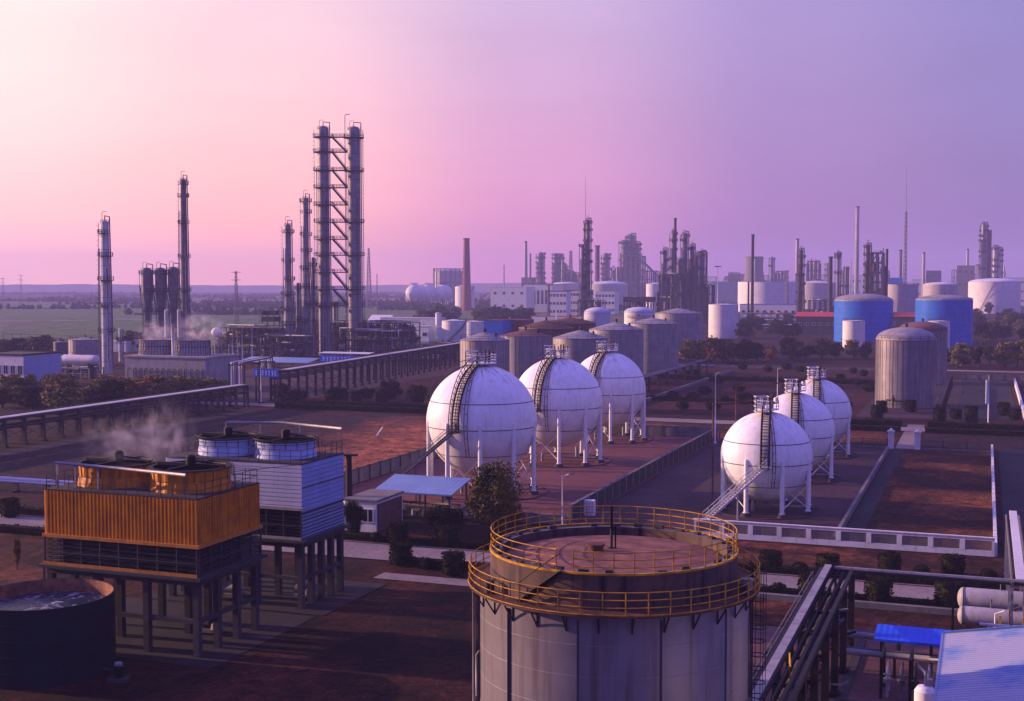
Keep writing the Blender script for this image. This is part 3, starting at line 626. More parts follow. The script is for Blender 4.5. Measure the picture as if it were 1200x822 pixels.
def tree(label, loc, h, matk, kind='broad', i=0, group=None, name='tree', width=1.0):
    tm,cm,cache=tree_proto(kind,i); top={'broad':2.1,'tall':2.6,'low':1.4}[kind]; s=h/top
    t=thing(name,label,'tree',loc,rnd.uniform(0,6.28),group); t.scale=(s*width,s*width,s)
    if 't' not in cache:
        o=tm.build('trunk',[M['bark']],t); cache['t']=o
    else:
        o=cache['t'].copy(); C.objects.link(o); o.parent=t
    if matk not in cache:
        o=cm.build('crown',[M[matk]],t); cache[matk]=o
    else:
        o=cache[matk].copy(); C.objects.link(o); o.parent=t
    return t
SHR={}
def shrub(label, loc, h, w, group=None, shape='cyl'):
    key=(shape,len(SHR)%3) if len(SHR)<6 else rnd.choice([k for k in SHR if k[0]==shape] or [(shape,0)])
    if key not in SHR:
        R=random.Random(len(SHR)+31); pts=[]
        m0=MB()
        if shape=='cyl':
            m0.lathe([(.3,0),(.40,.12),(.44,.85),(.3,.93),(.02,.95)],12,share=True,mi=1)
            for _ in range(900):
                a=R.uniform(0,6.28)
                if R.random()<.3: rr=.5*math.sqrt(R.random()); pts.append(((rr*math.cos(a),rr*math.sin(a),.95+R.gauss(0,.025)),(0,0,1)))
                else:
                    z=R.uniform(.05,.95); rr=.45+.04*math.sin(z*3)+R.gauss(0,.025); pts.append(((rr*math.cos(a),rr*math.sin(a),z),(math.cos(a),math.sin(a),0)))
        else:
            m0.lathe([(.25,0),(.42,.3),(.42,.55),(.25,.8),(.02,.88)],12,share=True,mi=1)
            for _ in range(700):
                d=Vector((R.gauss(0,1),R.gauss(0,1),R.gauss(0,.9))).normalized(); q=.48+R.gauss(0,.03); pts.append(((d.x*q,d.y*q,.47+d.z*q*.95),tuple(d)))
        m=leaf_mesh('s',pts,.055,R); m.v,off=m.v,len(m.v)
        m.f+= [tuple(i+off for i in f) for f in m0.f]; m.m+=m0.m; m.s+=m0.s; m.v=m.v+m0.v
        o=m.build('clipped_shrub',[M['leaf_shrub'],M['leaf_dark']]); SHR[key]=o
    else:
        o=SHR[key].copy(); C.objects.link(o)
    o.location=(loc[0],loc[1],0); o.rotation_euler=(0,0,rnd.uniform(0,6.28)); o.scale=(w,w,h); o.name='clipped_shrub' if shape=='cyl' else 'round_shrub'
    return tag(o,label,'shrub',group)
def hedge(label, a0, b0, a1, b1, h=.8, w=1.0, matk='leaf_shrub', dens=40, leaf=.11, group=None):
    R=rnd; L=math.hypot(a1-a0,b1-b0); n=int(L*dens); m0=MB(); pts=[]
    m0.box(.05,-w*.4,0,L-.05,w*.4,h*.88,0)
    for _ in range(n):
        x=R.uniform(0,L); hh=h*(.92+.12*math.sin(x*1.7)+.06*math.sin(x*5.1))
        if R.random()<.45: pts.append(((x,R.uniform(-w/2,w/2),hh+R.gauss(0,.04)),(0,0,1)))
        else: s=R.choice((-1,-1,1)); pts.append(((x,s*w/2+R.gauss(0,.05),R.uniform(.05,hh)),(0,s,0)))
    m=leaf_mesh('h',pts,leaf,R); off=len(m.v); m.f+=[tuple(i+off for i in f) for f in m0.f]; m.m+=m0.m; m.s+=m0.s; m.v+=m0.v
    x,y=W(a0,b0); ang=math.atan2(b1-b0,a1-a0)-AZ
    return tag(m.build('hedge',[M[matk]],None,(x,y,0),ang),label,'hedge',group)
def wall_run(label, a0,b0,a1,b1,h,th=.25,matk='concrete',posts=0,cap=True,name='boundary_wall',cat='wall',group=None,pm=None):
    x,y=W(a0,b0); L=math.hypot(a1-a0,b1-b0); ang=math.atan2(b1-b0,a1-a0)-AZ
    t=thing(name,label,cat,(x,y,0),ang,group); m=MB(); m.box(0,-th/2,0,L,th/2,h); m.build('wall',[M[matk]],t)
    if cap: m=MB(); m.box(-.05,-th/2-.06,h+.002,L+.05,th/2+.06,h+.12); m.build('coping',[M[pm or matk]],t)
    for k in range(posts):
        xx=L*k/max(1,posts-1); m=MB(); m.box(xx-.2,-th/2-.08,0,xx+.2,th/2+.08,h+.2); m.build('pier',[M[pm or matk]],t)
    return t
def bar_fence(label,a0,b0,a1,b1,h=1.6,step=.35,post=4,matk='dark_steel',group=None):
    x,y=W(a0,b0); L=math.hypot(a1-a0,b1-b0); ang=math.atan2(b1-b0,a1-a0)-AZ
    t=thing('bar_fence',label,'fence',(x,y,0),ang,group); m=MB(); m.box(0,-.12,0,L,.12,.35); m.build('plinth',[M['concrete']],t)
    m=MB(); k=0.1
    while k<L: m.box(k-.025,-.025,.35,k+.025,.025,h); k+=step
    for z in (.5,h-.12): m.box(0,-.03,z,L,.03,z+.07)
    m.build('bar_panel',[M[matk]],t)
    for q in range(int(L/post)+1):
        m=MB(); xx=L*q/max(1,int(L/post)); m.box(xx-.1,-.1,.352,xx+.1,.1,h+.1); m.build('post',[M[matk]],t)
    return t
# ================================================================ GROUND
def sheet(name, a0,b0,a1,b1, z, m, kind='structure'):
    mb=MB(); ca,cb=(a0+a1)/2,(b0+b1)/2; R=random.Random(int(a0*7+b0*13))
    if name in ('lawn','verge','red_field','earth_field'):
        def edge(p,q):
            L=math.hypot(q[0]-p[0],q[1]-p[1]); n=max(2,int(L/1.5)); nx,ny=(q[1]-p[1])/L,-(q[0]-p[0])/L; o=0; out=[]
            for k in range(n):
                o=o*.7+R.uniform(-.32,.32); out.append((p[0]+(q[0]-p[0])*k/n+nx*o,p[1]+(q[1]-p[1])*k/n+ny*o,0))
            return out
        mb.v=edge((a0,b0),(a1,b0))+edge((a1,b0),(a1,b1))+edge((a1,b1),(a0,b1))+edge((a0,b1),(a0,b0)); mb.face(tuple(range(len(mb.v))))
    else: mb.quad((a0,b0,0),(a1,b0,0),(a1,b1,0),(a0,b1,0))
    mb.v=[(p[0]-ca,p[1]-cb,0) for p in mb.v]; x,y=W(ca,cb); o=mb.build(name,[M[m]],None,(x,y,z),-AZ); o['kind']='structure'; return o
g=MB(); S_=4500
g.quad((-S_,-350,0),(S_,-350,0),(S_,S_,0),(-S_,S_,0)); structure('ground',g,[M['scrub_ground']])
sheet('farm_field',-1500,470,-235,3000,.05,'farm_field')
R=random.Random(3); hm=MB(); hp=[]; hx=-4450
while hx<4450: hp.append((hx,28+5*math.sin(hx*.0011)+3*math.sin(hx*.004+1)+R.uniform(-1,1))); hx+=45
for (xa,za),(xb,zb) in zip(hp,hp[1:]): hm.quad((xa,4180,0),(xb,4180,0),(xb,4290,zb),(xa,4290,za)); hm.quad((xa,4290,za),(xb,4290,zb),(xb,4440,0),(xa,4440,0))
structure('hills',hm,[M['far_land']])
sheet('earth_field',-164,146,-89.5,262,.012,'orange_earth')
sheet('lawn',-86,60,-22,121,.012,'dark_lawn')
sheet('lawn',-140,60,-86,122,.012,'dry_lawn')
sheet('verge',-88,131.9,-44,150,.012,'dark_lawn'); sheet('verge',-44,131.9,30,147.6,.012,'dry_lawn')
sheet('verge',-24,112,2,123,.014,'dry_lawn')
sheet('road',-220,124.0,60,131.5,.03,'road_pale')
sheet('kerb_strip',-220,131.5,60,131.8,.12,'concrete'); sheet('kerb_strip',-220,123.7,60,124.0,.12,'concrete')
sheet('plaza',-22,70,14,111.6,.02,'plaza')
sheet('tank_apron',-48.2,150,-28,250,.016,'pad_red')
sheet('sphere_pad',-87.6,152,-48.8,244,.02,'pad_red')
sheet('sphere_pad',-47.8,149.4,-16.0,240.5,.022,'pad_grey')
sheet('service_path',-15.6,149.4,-13.3,240,.03,'road_dark')
sheet('bund_lawn',-13.3,149.4,1.3,240.5,.02,'dry_lawn')
sheet('service_path',2.6,140,8.2,246,.03,'road_dark')
sheet('lawn',8.4,138,60,262,.02,'red_field')
sheet('gate_path',-15.0,241,-11.6,283,.035,'road_pale')
sheet('lawn',-88,246,-15.2,268,.018,'dry_lawn'); sheet('lawn',-11.4,246,60,268,.018,'orange_earth')
sheet('road',-240,270.5,70,277.5,.03,'road_pale')
sheet('red_field',-92,290,-27,470,.018,'red_field')
sheet('red_field',-7,430,90,640,.018,'red_field')
sheet('red_field',-160,290,-120,330,.018,'red_field')
sheet('tank_yard',-27,296,-6,420,.022,'pad_grey'); sheet('tank_yard',-6,300,7,420,.022,'road_dark')
sheet('yard',-240,280,-165,456,.016,'pad_grey')
sheet('road',-164.5,60,-160,262,.03,'road_dark')
sheet('path',-240,460,260,467,.03,'road_pale')
for (x0,x1,y0,y1) in ((-430,-372,985,1012),(-366,-338,1000,1024),(-330,-262,1040,1066),(-250,-205,1075,1096),(-560,-300,1900,2000),(-300,-60,2250,2370),(-900,-620,1500,1560),(-420,-330,700,712)):
    cm=MB(); cm.quad((x0,y0,.3),(x1,y0+6,.3),(x1,y1+6,.3),(x0,y1,.3)); structure('canal',cm,[M['road_pale']])
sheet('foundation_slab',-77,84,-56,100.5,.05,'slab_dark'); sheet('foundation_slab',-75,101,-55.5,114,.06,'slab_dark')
sheet('path',-58,116,-42,118.6,.04,'road_pale')
# ================================================================ GAS SPHERES
spn=[('a','large white gas sphere nearest the blue canopy and the round tree',-67.6,170.2,7.95,10.3),
     ('b','middle white gas sphere of the larger three, between its two neighbours',-67.5,204.7,7.55,9.9),
     ('c','farthest white gas sphere of the larger three, beside the long grey tanks',-67.8,236.5,7.2,9.6)]
for k,(q,l,a,b,r,zc) in enumerate(spn): sphere_tank(l,W(a,b),r,zc,25+2*k,True,'larger white gas spheres',True,feet0=.31)
spr=[('smaller white gas sphere directly behind the white lattice wall',-26.8,169.3,6.0,7.1),
     ('middle white gas sphere of the smaller three, half hidden by the first',-27.2,199.3,6.0,7.2),
     ('farthest white gas sphere of the smaller three, nearest the gate posts',-27.5,228.0,6.0,7.3)]
for k,(l,a,b,r,zc) in enumerate(spr): sphere_tank(l,W(a,b),r,zc,13,k==0,'smaller white gas spheres',False,feet0=.15,nlegs=8)
for k,(a,b) in enumerate(((-31,169.5),(-33.4,199.5))):
    x,y=W(a,b); t=thing('vent_line',['rusty gooseneck vent line left of the first small gas sphere','rusty gooseneck vent line left of the middle small gas sphere'][k],'pipe',(x,y,0),0,'vent lines by the small spheres'); m=MB(); m.tube([(-2.8,1,0),(-2.8,1,13.9),(4,1,14.4),(4,1,13.7)],.12,6); m.tube([(-2.8,1,13.9),(-2.8,1,9)],.14,5); m.build('pipe',[M['rust']],t)
# ================================================================ BIG FOREGROUND TANK
bt=thing('settling_tank','big round grey tank with two rings of yellow railing and a brown roof','storage tank',(5.45,68.3,0),0)
Rs,Ru,Zw,Zt=7.2,6.62,13.95,15.75
m=MB(); m.lathe([(Rs,0),(Rs,Zw-.02)],96); m.lathe([(Rs,Zw-.02),(Ru,Zw-.02)],96)
for k in range(1,9): m.ring(Rs+.004,Zw*k/9,.014,96,mi=1)
for k in range(11):
    a=left_of_front(51)+2*PI*k/11; x,y,_=pol(Rs,a); wq=.20 if k in (0,9,10) else .09; m.bar((x,y,0),(x,y,Zw-.3),wq,wq,2)
bs=m.build('shell',[M['clad_metal'],M['pale_steel'],M['seam_dark']],bt)
m=MB(); m.lathe([(Ru,Zw),(Ru,Zt),(Ru-.62,Zt),(Ru-.62,Zt-.55)],96,mis=[0,1,0]); m.build('upper_drum',[M['drum_rust'],M['concrete']],bt)
m=MB(); m.lathe([((Ru-.63)*math.cos(R_(d)),Zt-.55+.42*math.sin(R_(d))) for d in range(0,90,9)]+[(.02,Zt-.13)],72,share=True); rf=m.build('roof',[M['roof_brown']],bt)
m=MB(); m.lathe([(.42,0),(.42,.32),(.5,.34),(.5,.44),(.02,.46)],14); o=m.build('hatch',[M['rust']],rf); o.location=(-.95,-.1,Zt-.18)
m=MB(); m.tube([(0,0,0),(0,0,2.35)],.075,8); m.tube([(.22,0,0),(.22,0,1.3)],.05,6); m.lathe([(.2,0),(.2,.08),(.02,.1)],8); m.box(-.09,-.09,1.15,.28,.09,1.25); o=m.build('gauge_pole',[M['black_iron']],rf); o.location=(-.05,.6,Zt-.18)
m=MB(); m.lathe([(Ru+.004,Zw+.0),(7.82,Zw+.0),(7.82,Zw+.09),(Ru+.004,Zw+.07)],96); wk=m.build('walkway',[M['rust']],bt)
m=MB(); m.rail(7.76,Zw+.12,1.12,44,.028,3,seg=96); m.ring(7.8,Zw+.14,.03,96); m.build('lower_railing',[M['yellow_rail']],bt)
gap=left_of_front(27); m=MB(); m.rail(Ru-.05,Zt+.01,1.12,40,.028,3,a0=gap+.09,a1=gap+2*PI-.05,seg=96); m.lathe([(Ru-.08,Zt+.003),(Ru+.04,Zt+.003),(Ru+.04,Zt+.11),(Ru-.08,Zt+.11)],96); m.build('upper_railing',[M['yellow_rail']],bt)
for k in range(28):
    a=2*PI*k/28+.05; m=MB(); m.bar(pol(Rs,a,Zw-.9),pol(7.75,a,Zw-.05),.07); m.bar(pol(Rs+.03,a,Zw-.9),pol(Rs+.03,a,Zw-.08),.06); o=m.build('bracket',[M['dark_steel']],wk)
for k in range(30):
    a=2*PI*k/30
    if rnd.random()<.8:
        s=rnd.uniform(.12,.2); fb=MB(); n0=0; fb.box(-s*1.4,-.13,0,s*1.4,.13,rnd.uniform(.12,.22)); x,y,_=pol(Ru-.38,a); ca,sa=math.cos(a+PI/2),math.sin(a+PI/2)
        fb.v[n0:]=[(x+p[0]*ca-p[1]*sa,y+p[0]*sa+p[1]*ca,Zt+.003+p[2]) for p in fb.v[n0:]]; fb.build('roof_block',[M['concrete_dark']],bt)
m=MB(); a0=left_of_front(47); a1=left_of_front(27); pts=[pol(Ru+.42,a0+(a1-a0)*k/8,Zw+.1+(Zt-Zw)*k/8) for k in range(9)]; pts2=[pol(Ru+.05,a0+(a1-a0)*k/8,Zw+.1+(Zt-Zw)*k/8) for k in range(9)]
m.tube(pts,.07,4); m.tube(pts2,.07,4)
for p,q in zip(pts,pts2): m.bar(p,q,.14,.04)
m.tube([(p[0],p[1],p[2]+.9) for p in pts],.03,5)
m.build('rim_stair',[M['black_iron']],bt)
a=left_of_front(-88); m=MB()
for s in (-.28,.28): m.tube([(*pol(Rs+.25,a+s/Rs)[:2],4),(*pol(Rs+.25,a+s/Rs)[:2],Zw+1.1)],.04,5)
z=4.2
while z<Zw: m.bar(pol(Rs+.25,a-.28/Rs,z),pol(Rs+.25,a+.28/Rs,z),.035); z+=.32
z=5.5
while z<Zw+.8: m.ring(.42,z,.03,14,c=pol(Rs+.6,a)[:2]); z+=.75
for k in range(6): aa=k*PI/3; p=pol(.42,aa); q=pol(Rs+.6,a); m.tube([(q[0]+p[0],q[1]+p[1],5.5),(q[0]+p[0],q[1]+p[1],Zw+.8)],.02,4)
m.build('cage_ladder',[M['dark_steel']],bt)
m=MB(); a=left_of_front(82); m.tube([pol(Rs+.22,a,8),pol(Rs+.22,a,10.2),pol(Rs+.1,a+.03,10.5)],.05,6); m.tube([pol(Rs+.3,left_of_front(88),0),pol(Rs+.3,left_of_front(88),Zw-.3)],.09,8); m.build('down_pipe',[M['pale_steel']],bt)
for k,(a,z) in enumerate(((left_of_front(66),14.3),(left_of_front(-70),14.3),(left_of_front(-62),14.3))):
    m=MB(); m.lathe([(.32,0),(.32,.75),(.42,.8),(.02,.9)],12); o=m.build('manhole',[M['pale_steel' if k==1 else 'dark_steel']],bt); o.location=(*pol(Ru+.62,a)[:2],Zw+.11); o.scale=(.8,.8,.75)
# ================================================================ COOLING TOWERS (near)
def corr(m,p,q,z0,z1,pitch,dep,nrm,mi=0,horizontal=False):
    p=Vector((p[0],p[1],0)); q=Vector((q[0],q[1],0)); L=(q-p).length; d=(q-p)/L; nv=Vector((nrm[0],nrm[1],0))
    if horizontal:
        n=max(1,int((z1-z0)/pitch)); prof=[]
        for k in range(n): prof += [(z0+(z1-z0)*(k+f)/n,o) for f,o in ((0,0),(.78,0),(.86,-dep),(.97,-dep))]
        prof.append((z1,0))
        for (za,oa),(zb,ob) in zip(prof,prof[1:]):
            A=p+nv*oa;B=q+nv*oa;C2=q+nv*ob;D=p+nv*ob
            m.quad((A.x,A.y,za),(B.x,B.y,za),(C2.x,C2.y,zb),(D.x,D.y,zb),mi)
    else:
        n=max(1,int(L/pitch)); prof=[]
        for k in range(n): prof += [((k+f)/n,o) for f,o in ((0,0),(.45,0),(.55,dep),(.92,dep))]
        prof.append((1,0))
        for (fa,oa),(fb_,ob) in zip(prof,prof[1:]):
            A=p+d*(L*fa)+nv*oa; B=p+d*(L*fb_)+nv*ob
            m.quad((A.x,A.y,z0),(B.x,B.y,z0),(B.x,B.y,z1),(A.x,A.y,z1),mi)
def fan_drum(t,x,y,z,r,h,dm_,dark=True,ribbed=True):
    m=MB(); n=84
    prof=[(1.04,0),(.985,h*.45),(1.0,h)]
    for (f0,z0),(f1,z1) in zip(prof,prof[1:]):
        for k in range(n):
            w0=1+(.012 if (k//2)%2 else -.012)*ribbed; w1=1+(.012 if ((k+1)//2)%2 else -.012)*ribbed
            a0=2*PI*k/n;a1=2*PI*(k+1)/n
            m.quad(pol(r*f0*w0,a0,z0),pol(r*f0*w1,a1,z0),pol(r*f1*w1,a1,z1),pol(r*f1*w0,a0,z1))
    m.lathe([(r*1.02,h-.03),(r*1.06,h+.10),(r*.95,h+.10),(r*.95,.1)],48,mi=1)
    o=m.build('fan_drum',[M[dm_],M['fan_dark']],t); o.location=(x,y,z)
    m=MB()
    for k in range(8):
        a=2*PI*k/8; p=pol(.3,a,h*.55); q=pol(r*.9,a,h*.62); m.bar(p,q,.55,.06)
    m.lathe([(.5,h*.45),(.5,h*.75),(.2,h*.8),(.02,h*.82)],16); m.build('fan',[M['fan_dark']],o)
    m=MB(); m.bar((-r,0,h+.18),(r,0,h+.18),.25,.25); m.bar((0,-r,h+.14),(0,r,h+.14),.16,.16); m.lathe([(.42,h+.2),(.42,h+.85),(.3,h+1.0),(.02,h+1.05)],14); m.tube([(.3,0,h+.55),(r+.2,0,h+.4)],.07,6); m.build('motor',[M['black_iron']],o)
    m=MB(); m.rail(r*1.09,h*.0+.9,.9,14 if ribbed else 18,.028,1 if ribbed else 2,seg=36); m.build('drum_railing',[M['dark_steel']],o)
    return o
def near_cooling_tower(label,a0,a1,b0,b1,zd,zl,zt,clad_f,clad_r,drumk,r,dh,beam,horizontal=False,nl=(4,4)):
    t=site_thing('cooling_tower',label,'cooling tower',a0,b0); w=a1-a0; d=b1-b0
    for i in range(nl[0]):
        for j in range(nl[1]):
            if nl[0]-1>i>0 and nl[1]-1>j>0 and (i+j)%2: continue
            x=.3+(w-.6)*i/(nl[0]-1); y=.3+(d-.6)*j/(nl[1]-1); m=MB(); m.box(x-.26,y-.26,0,x+.26,y+.26,zd-.5); m.build('column',[M['concrete_dark']],t)
    m=MB(); m.box(0,0,zd-.5,w,d,zd-.02); m.box(.35,0.1,zd-3.6,w-.35,.4,zd-3.25); m.box(w-.4,.45,zd-3.6,w-.1,d-.45,zd-3.25); m.box(-.5,-.5,zd,w+.5,d+.5,zd+.25); m.build('basin_deck',[M['concrete_dark']],t)
    # open louvres below the cladding
    m=MB(); n=int((zl-zd-.3)/.33)
    for k in range(n):
        z=zd+.35+(zl-zd-.4)*k/n
        m.quad((0.05,-.12,z),(w-.05,-.12,z),(w-.05,.28,z+.16),(.05,.28,z+.16)); m.quad((w+.12,0.05,z),(w+.12,d-.05,z),(w-.28,d-.05,z+.16),(w-.28,.05,z+.16)); m.quad((-.12,d-.05,z),(-.12,0.05,z),(.28,.05,z+.16),(.28,d-.05,z+.16))
    m.build('louvre',[M['dark_steel']],t)
    m=MB(); m.box(.9,.9,zd+.26,w-.9,d-.9,zl); m.build('fill_core',[M['fan_dark']],t)
    m=MB()
    for k in range(9):
        x=w*k/8; m.box(x-.06,-.2,zd+.26,x+.06,-.08,zl)
    for k in range(7 if not horizontal else 0): y=d*k/6; m.box(w+.08,y-.06,zd+.26,w+.2,y+.06,zl)
    for z in (zd+.3,(zd+zl)/2): m.box(-.1,-.24,z,w+.24,-.205,z+.1); (m.box(w+.205,-.2,z,w+.24,d,z+.1) if not horizontal else None)
    m.build('louvre_post',[M['dark_steel']],t)
    m=MB(); m.box(-.15,-.26,zl-.02,w+.26,-.03,zl+.24); (m.box(w+.03,-.03,zl-.02,w+.26,d+.2,zl+.24) if not horizontal else None); m.box(-.1,-.30,zd+.26,w+.1,-.25,zd+.52); m.build('ledge',[M[beam]],t)
    m=MB(); corr(m,(0,0),(w,0),zl,zt,.36,.09,(0,-1),0,horizontal); m.build('front_cladding',[M[clad_f]],t)
    m=MB(); corr(m,(w,0),(w,d),zl-(0 if not horizontal else 3.0),zt,.36 if not horizontal else .42,.09,(1,0),0,horizontal); m.build('side_cladding',[M[clad_r]],t)
    m=MB(); corr(m,(w,d),(0,d),zl,zt,.36,.09,(0,1)); corr(m,(0,d),(0,0),zl,zt,.36,.09,(-1,0)); m.build('rear_cladding',[M[clad_f]],t)
    m=MB(); m.box(-.02,-.02,zt+.0,w+.02,d+.02,zt+.12); m.build('fan_deck',[M['concrete_dark']],t)
    for x in (w*.5-r*1.12,w*.5+r*1.12): fan_drum(t,x,d*.52,zt+.12,r,dh,drumk,ribbed=not horizontal)
    m=MB(); m.rail_line([(.1,.1,zt+.12),(w-.1,.1,zt+.12),(w-.1,d-.1,zt+.12),(.1,d-.1,zt+.12),(.1,.1,zt+.12)],1.15,1.1,.022,2); m.build('deck_railing',[M['dark_steel']],t)
    return t,w,d
t,w,d=near_cooling_tower('orange corrugated cooling tower with two ribbed fan drums on concrete legs',-73.4,-58.5,86,95.2,6.3,8.9,12.75,'orange_clad','orange_clad','orange_clad',3.25,1.75,'orange_beam')
m=MB(); m.tube([(.1,1.2,14.9),(6,.9,14.8),(13.4,.7,14.6)],.13,8)
for x in (.3,2.2,4.5): m.bar((x,1.2,12.87),(x,1.2,14.85),.16)
m.build('spray_pipe',[M['pale_steel']],t)
m=MB(); m.bar((0.1,-.4,6.3),(.1,-.4,1),.12); m.build('drain_pipe',[M['dark_steel']],t)
t,w,d=near_cooling_tower('pale cooling tower with a blue side wall and two blue fan drums',-73,-58.4,102.4,110.6,6.2,9.2,13.4,'pale_clad','blue_clad','blue_drum',2.85,1.55,'pale_steel',True,(4,5))
m=MB(); m.bar((w+.35,-.1,13.5),(w-9,-9.4,12.9),.05); m.build('stay_cable',[M['dark_steel']],t)
m=MB(); m.tube([(1,d+.6,15.9),(7.5,d+.6,16.1),(14.2,d+.4,15.8)],.13,8)
for x in (1,5,9.5,14): m.bar((x,d+.5,12.6),(x,d+.5,15.9),.1)
m.build('header_pipe',[M['pale_steel']],t)
m=MB()
for z in (8.9,11.2): m.box(w+.02,-.05,z,w+.07,d+.05,z+.1)
m.build('side_seam',[M['dark_steel']],t)
x,y=-20.0,156; t=thing('vent_stack','black vent stack with a flat cap behind the blue cooling tower side','vent stack',(x,y,0),0); m=MB(); m.lathe([(.45,0),(.36,8.9)],14); m.build('shaft',[M['black_iron']],t); m=MB(); m.box(-1.9,-.5,8.9,1.1,.5,9.1); m.build('cap',[M['black_iron']],t)
# piping and pumps beneath
for k,(a,b,l) in enumerate(((-62,93,'rust red pump under the orange tower near its right legs'),(-67,104.5,'grey pump under the pale tower deck'),(-60.5,106.5,'dark pump between the legs below the blue side wall'))):
    x,y=W(a,b); t=thing('water_pump',l,'pump',(x,y,0),-AZ); m=MB(); m.box(-.9,-.5,0.06,.9,.5,.35); m.build('base_plate',[M['concrete']],t); m=MB(); m.lathe([(.01,0),(.42,.02),(.45,.9),(.35,1.0),(.01,1.05)],14); m.v=[(p[2]-.9,p[1],p[0]+.85) for p in m.v]; m.build('motor',[M[['rust','pale_steel','mid_steel'][k]]],t); m=MB(); m.lathe([(.01,.3),(.5,.35),(.5,.85),(.2,1),(.2,1.7),(.01,1.7)],12,(.55,0,0)); m.tube([(.55,0,1.6),(.55,0,3.6),(.55,2.5,3.9)],.18,8); m.build('casing',[M['pale_steel']],t)
# ================================================================ OPEN WATER TANK bottom left
xw,yw=-36.3,98.2
t=thing('water_tank','dark teal open water tank full of foaming water in the lower left','water tank',(xw,yw,0),0)
rw,hw_=5.25,5.95
m=MB(); m.lathe([(rw,0),(rw,hw_),(rw-.12,hw_)],72); 
for k in range(1,5): m.ring(rw,hw_*k/5,.03,72)
m.build('shell',[M['pool_steel']],t)
m=MB(); m.lathe([(rw-.12,hw_),(rw-.12,3.5)],72); m.build('inner_wall',[M['pool_inner']],t)
m=MB(); m.lathe([(rw-.13,hw_-1.05),(rw*.66,hw_-1.02),(rw*.33,hw_-1.04),(.02,hw_-1.0)],64,share=True); wtr=m.build('water',[],t)
x,y=W(-56,79); t=thing('valve_pump','small dark pump with a pale cap beside the open water tank','pump',(xw+6.6,yw-3.0,0),0); m=MB(); m.box(-.8,-.5,0,.8,.5,.3); m.build('base_plate',[M['concrete_dark']],t); m=MB(); m.lathe([(.01,.3),(.4,.3),(.45,1.1),(.01,1.2)],12); m.tube([(0,0,.7),(-1.3,.5,.7)],.2,8); m.build('casing',[M['pool_steel']],t); m=MB(); m.lathe([(.3,1.21),(.3,1.4),(.02,1.5)],10); m.build('cap',[M['pale_steel']],t)
# ================================================================ NEAR BOUNDARY WALLS
x,y=W(-32,148.9)
t=thing('lattice_wall','long white boundary wall with a row of pierced lattice panels','wall',(x,y,0),-AZ); Lw=33.4; ny=10
m=MB(); m.box(0,-.12,0,Lw,.12,.62); m.box(0,-.12,1.72,Lw,.12,2.0)
for k in range(ny+1): xx=Lw*k/ny; m.box(max(0,xx-.28),-.15,.622,min(Lw,xx+.28),.15,1.718)
m.build('wall',[M['white_wall']],t)
for k in range(ny):
    x0=Lw*k/ny+.28; x1=Lw*(k+1)/ny-.28; m=MB(); nx=14
    for i in range(nx+1): xx=x0+(x1-x0)*i/nx; m.box(xx-.035,-.06,.622,xx+.035,.06,1.718)
    for j in range(1,6): zz=.62+1.1*j/6; m.box(x0,-.055,zz-.035,x1,.055,zz+.035)
    m.build('lattice_panel',[M['concrete']],t)
m=MB(); m.box(-.1,-.2,2.003,Lw+.1,.2,2.1); m.build('coping',[M['white_wall']],t)
wall_run('thin white side wall between the brown lawn and the dark path',1.5,149.3,1.5,240.6,1.3,.22,'white_wall',24,True,pm='white_wall')
wall_run('low concrete kerb wall between the small spheres and the brown lawn',-15.9,149.4,-15.9,236,.8,.3,'concrete',0,True)
wall_run('dark concrete wall between the two groups of gas spheres',-48.4,152,-48.4,244.6,2.1,.3,'concrete_dark',26,True,pm='concrete')
wall_run('pale concrete wall closing the far end of the large sphere yard',-88,244.8,-48.7,244.8,2.0,.25,'concrete',12,True)
wall_run('concrete panel wall along the left edge of the large sphere yard',-88.2,146,-88.2,244.5,2.1,.25,'concrete',28,True,pm='concrete_dark')
wall_run('low wall in front of the large gas spheres behind the street lamp',-87.9,150.2,-48.6,150.2,1.1,.25,'concrete',10,True)
bar_fence('dark bar fence left of the white gate posts',-47,241,-16.3,241,1.7)
bar_fence('dark bar fence right of the white gate posts',-10.7,241,1.3,241,1.7)
for k,(a,l) in enumerate(((-15.7,'white gate post on the left side of the path'),(-11.1,'white gate post on the right side of the path'))):
    t=site_thing('gate_post',l,'gate post',a,241,'white gate posts'); m=MB(); m.box(-.5,-.5,0,.5,.5,3.0); m.build('pillar',[M['white_wall']],t); m=MB(); m.box(-.62,-.62,3.003,.62,.62,3.25); m.lathe([(.45,3.25),(.3,3.5),(.02,3.75)],4); m.build('cap',[M['white_wall']],t)
wall_run('low kerb wall along the near grass strip beside the road',-24,121.2,2,121.2,.55,.6,'concrete',0,False)
# ================================================================ SHRUBS, HEDGES
up=[(903,668),(970,672),(1042,670),(1117,673)]
for k,(u,v) in enumerate(up): shrub('clipped shrub against the lattice wall verge, %s from the left of four'%ORD[k],gw(u,v),2.0,2.3,'clipped shrubs on the far verge')
lo=[(951,701),(1029,708),(1112,714)]
for k,(u,v) in enumerate(lo): shrub(['clipped shrub right of the big tank on the near roadside','clipped shrub on the near roadside above the blue shed','clipped shrub on the near roadside beside the white vessel'][k],gw(u,v),2.6,2.5,'clipped shrubs on the near roadside')
ul=[(466,638),(524,641)]
for k,(u,v) in enumerate(ul): shrub(['clipped shrub below the left half of the blue canopy','clipped shrub below the right half of the blue canopy'][k],gw(u,v),2.5,2.3,'clipped shrubs by the blue canopy')
ll=[(470,662),(531,674)]
for k,(u,v) in enumerate(ll): shrub(['clipped shrub on the near side of the road facing the guard house','clipped shrub on the near side of the road facing the round tree'][k],gw(u,v),2.4,2.4,'clipped shrubs opposite the canopy')
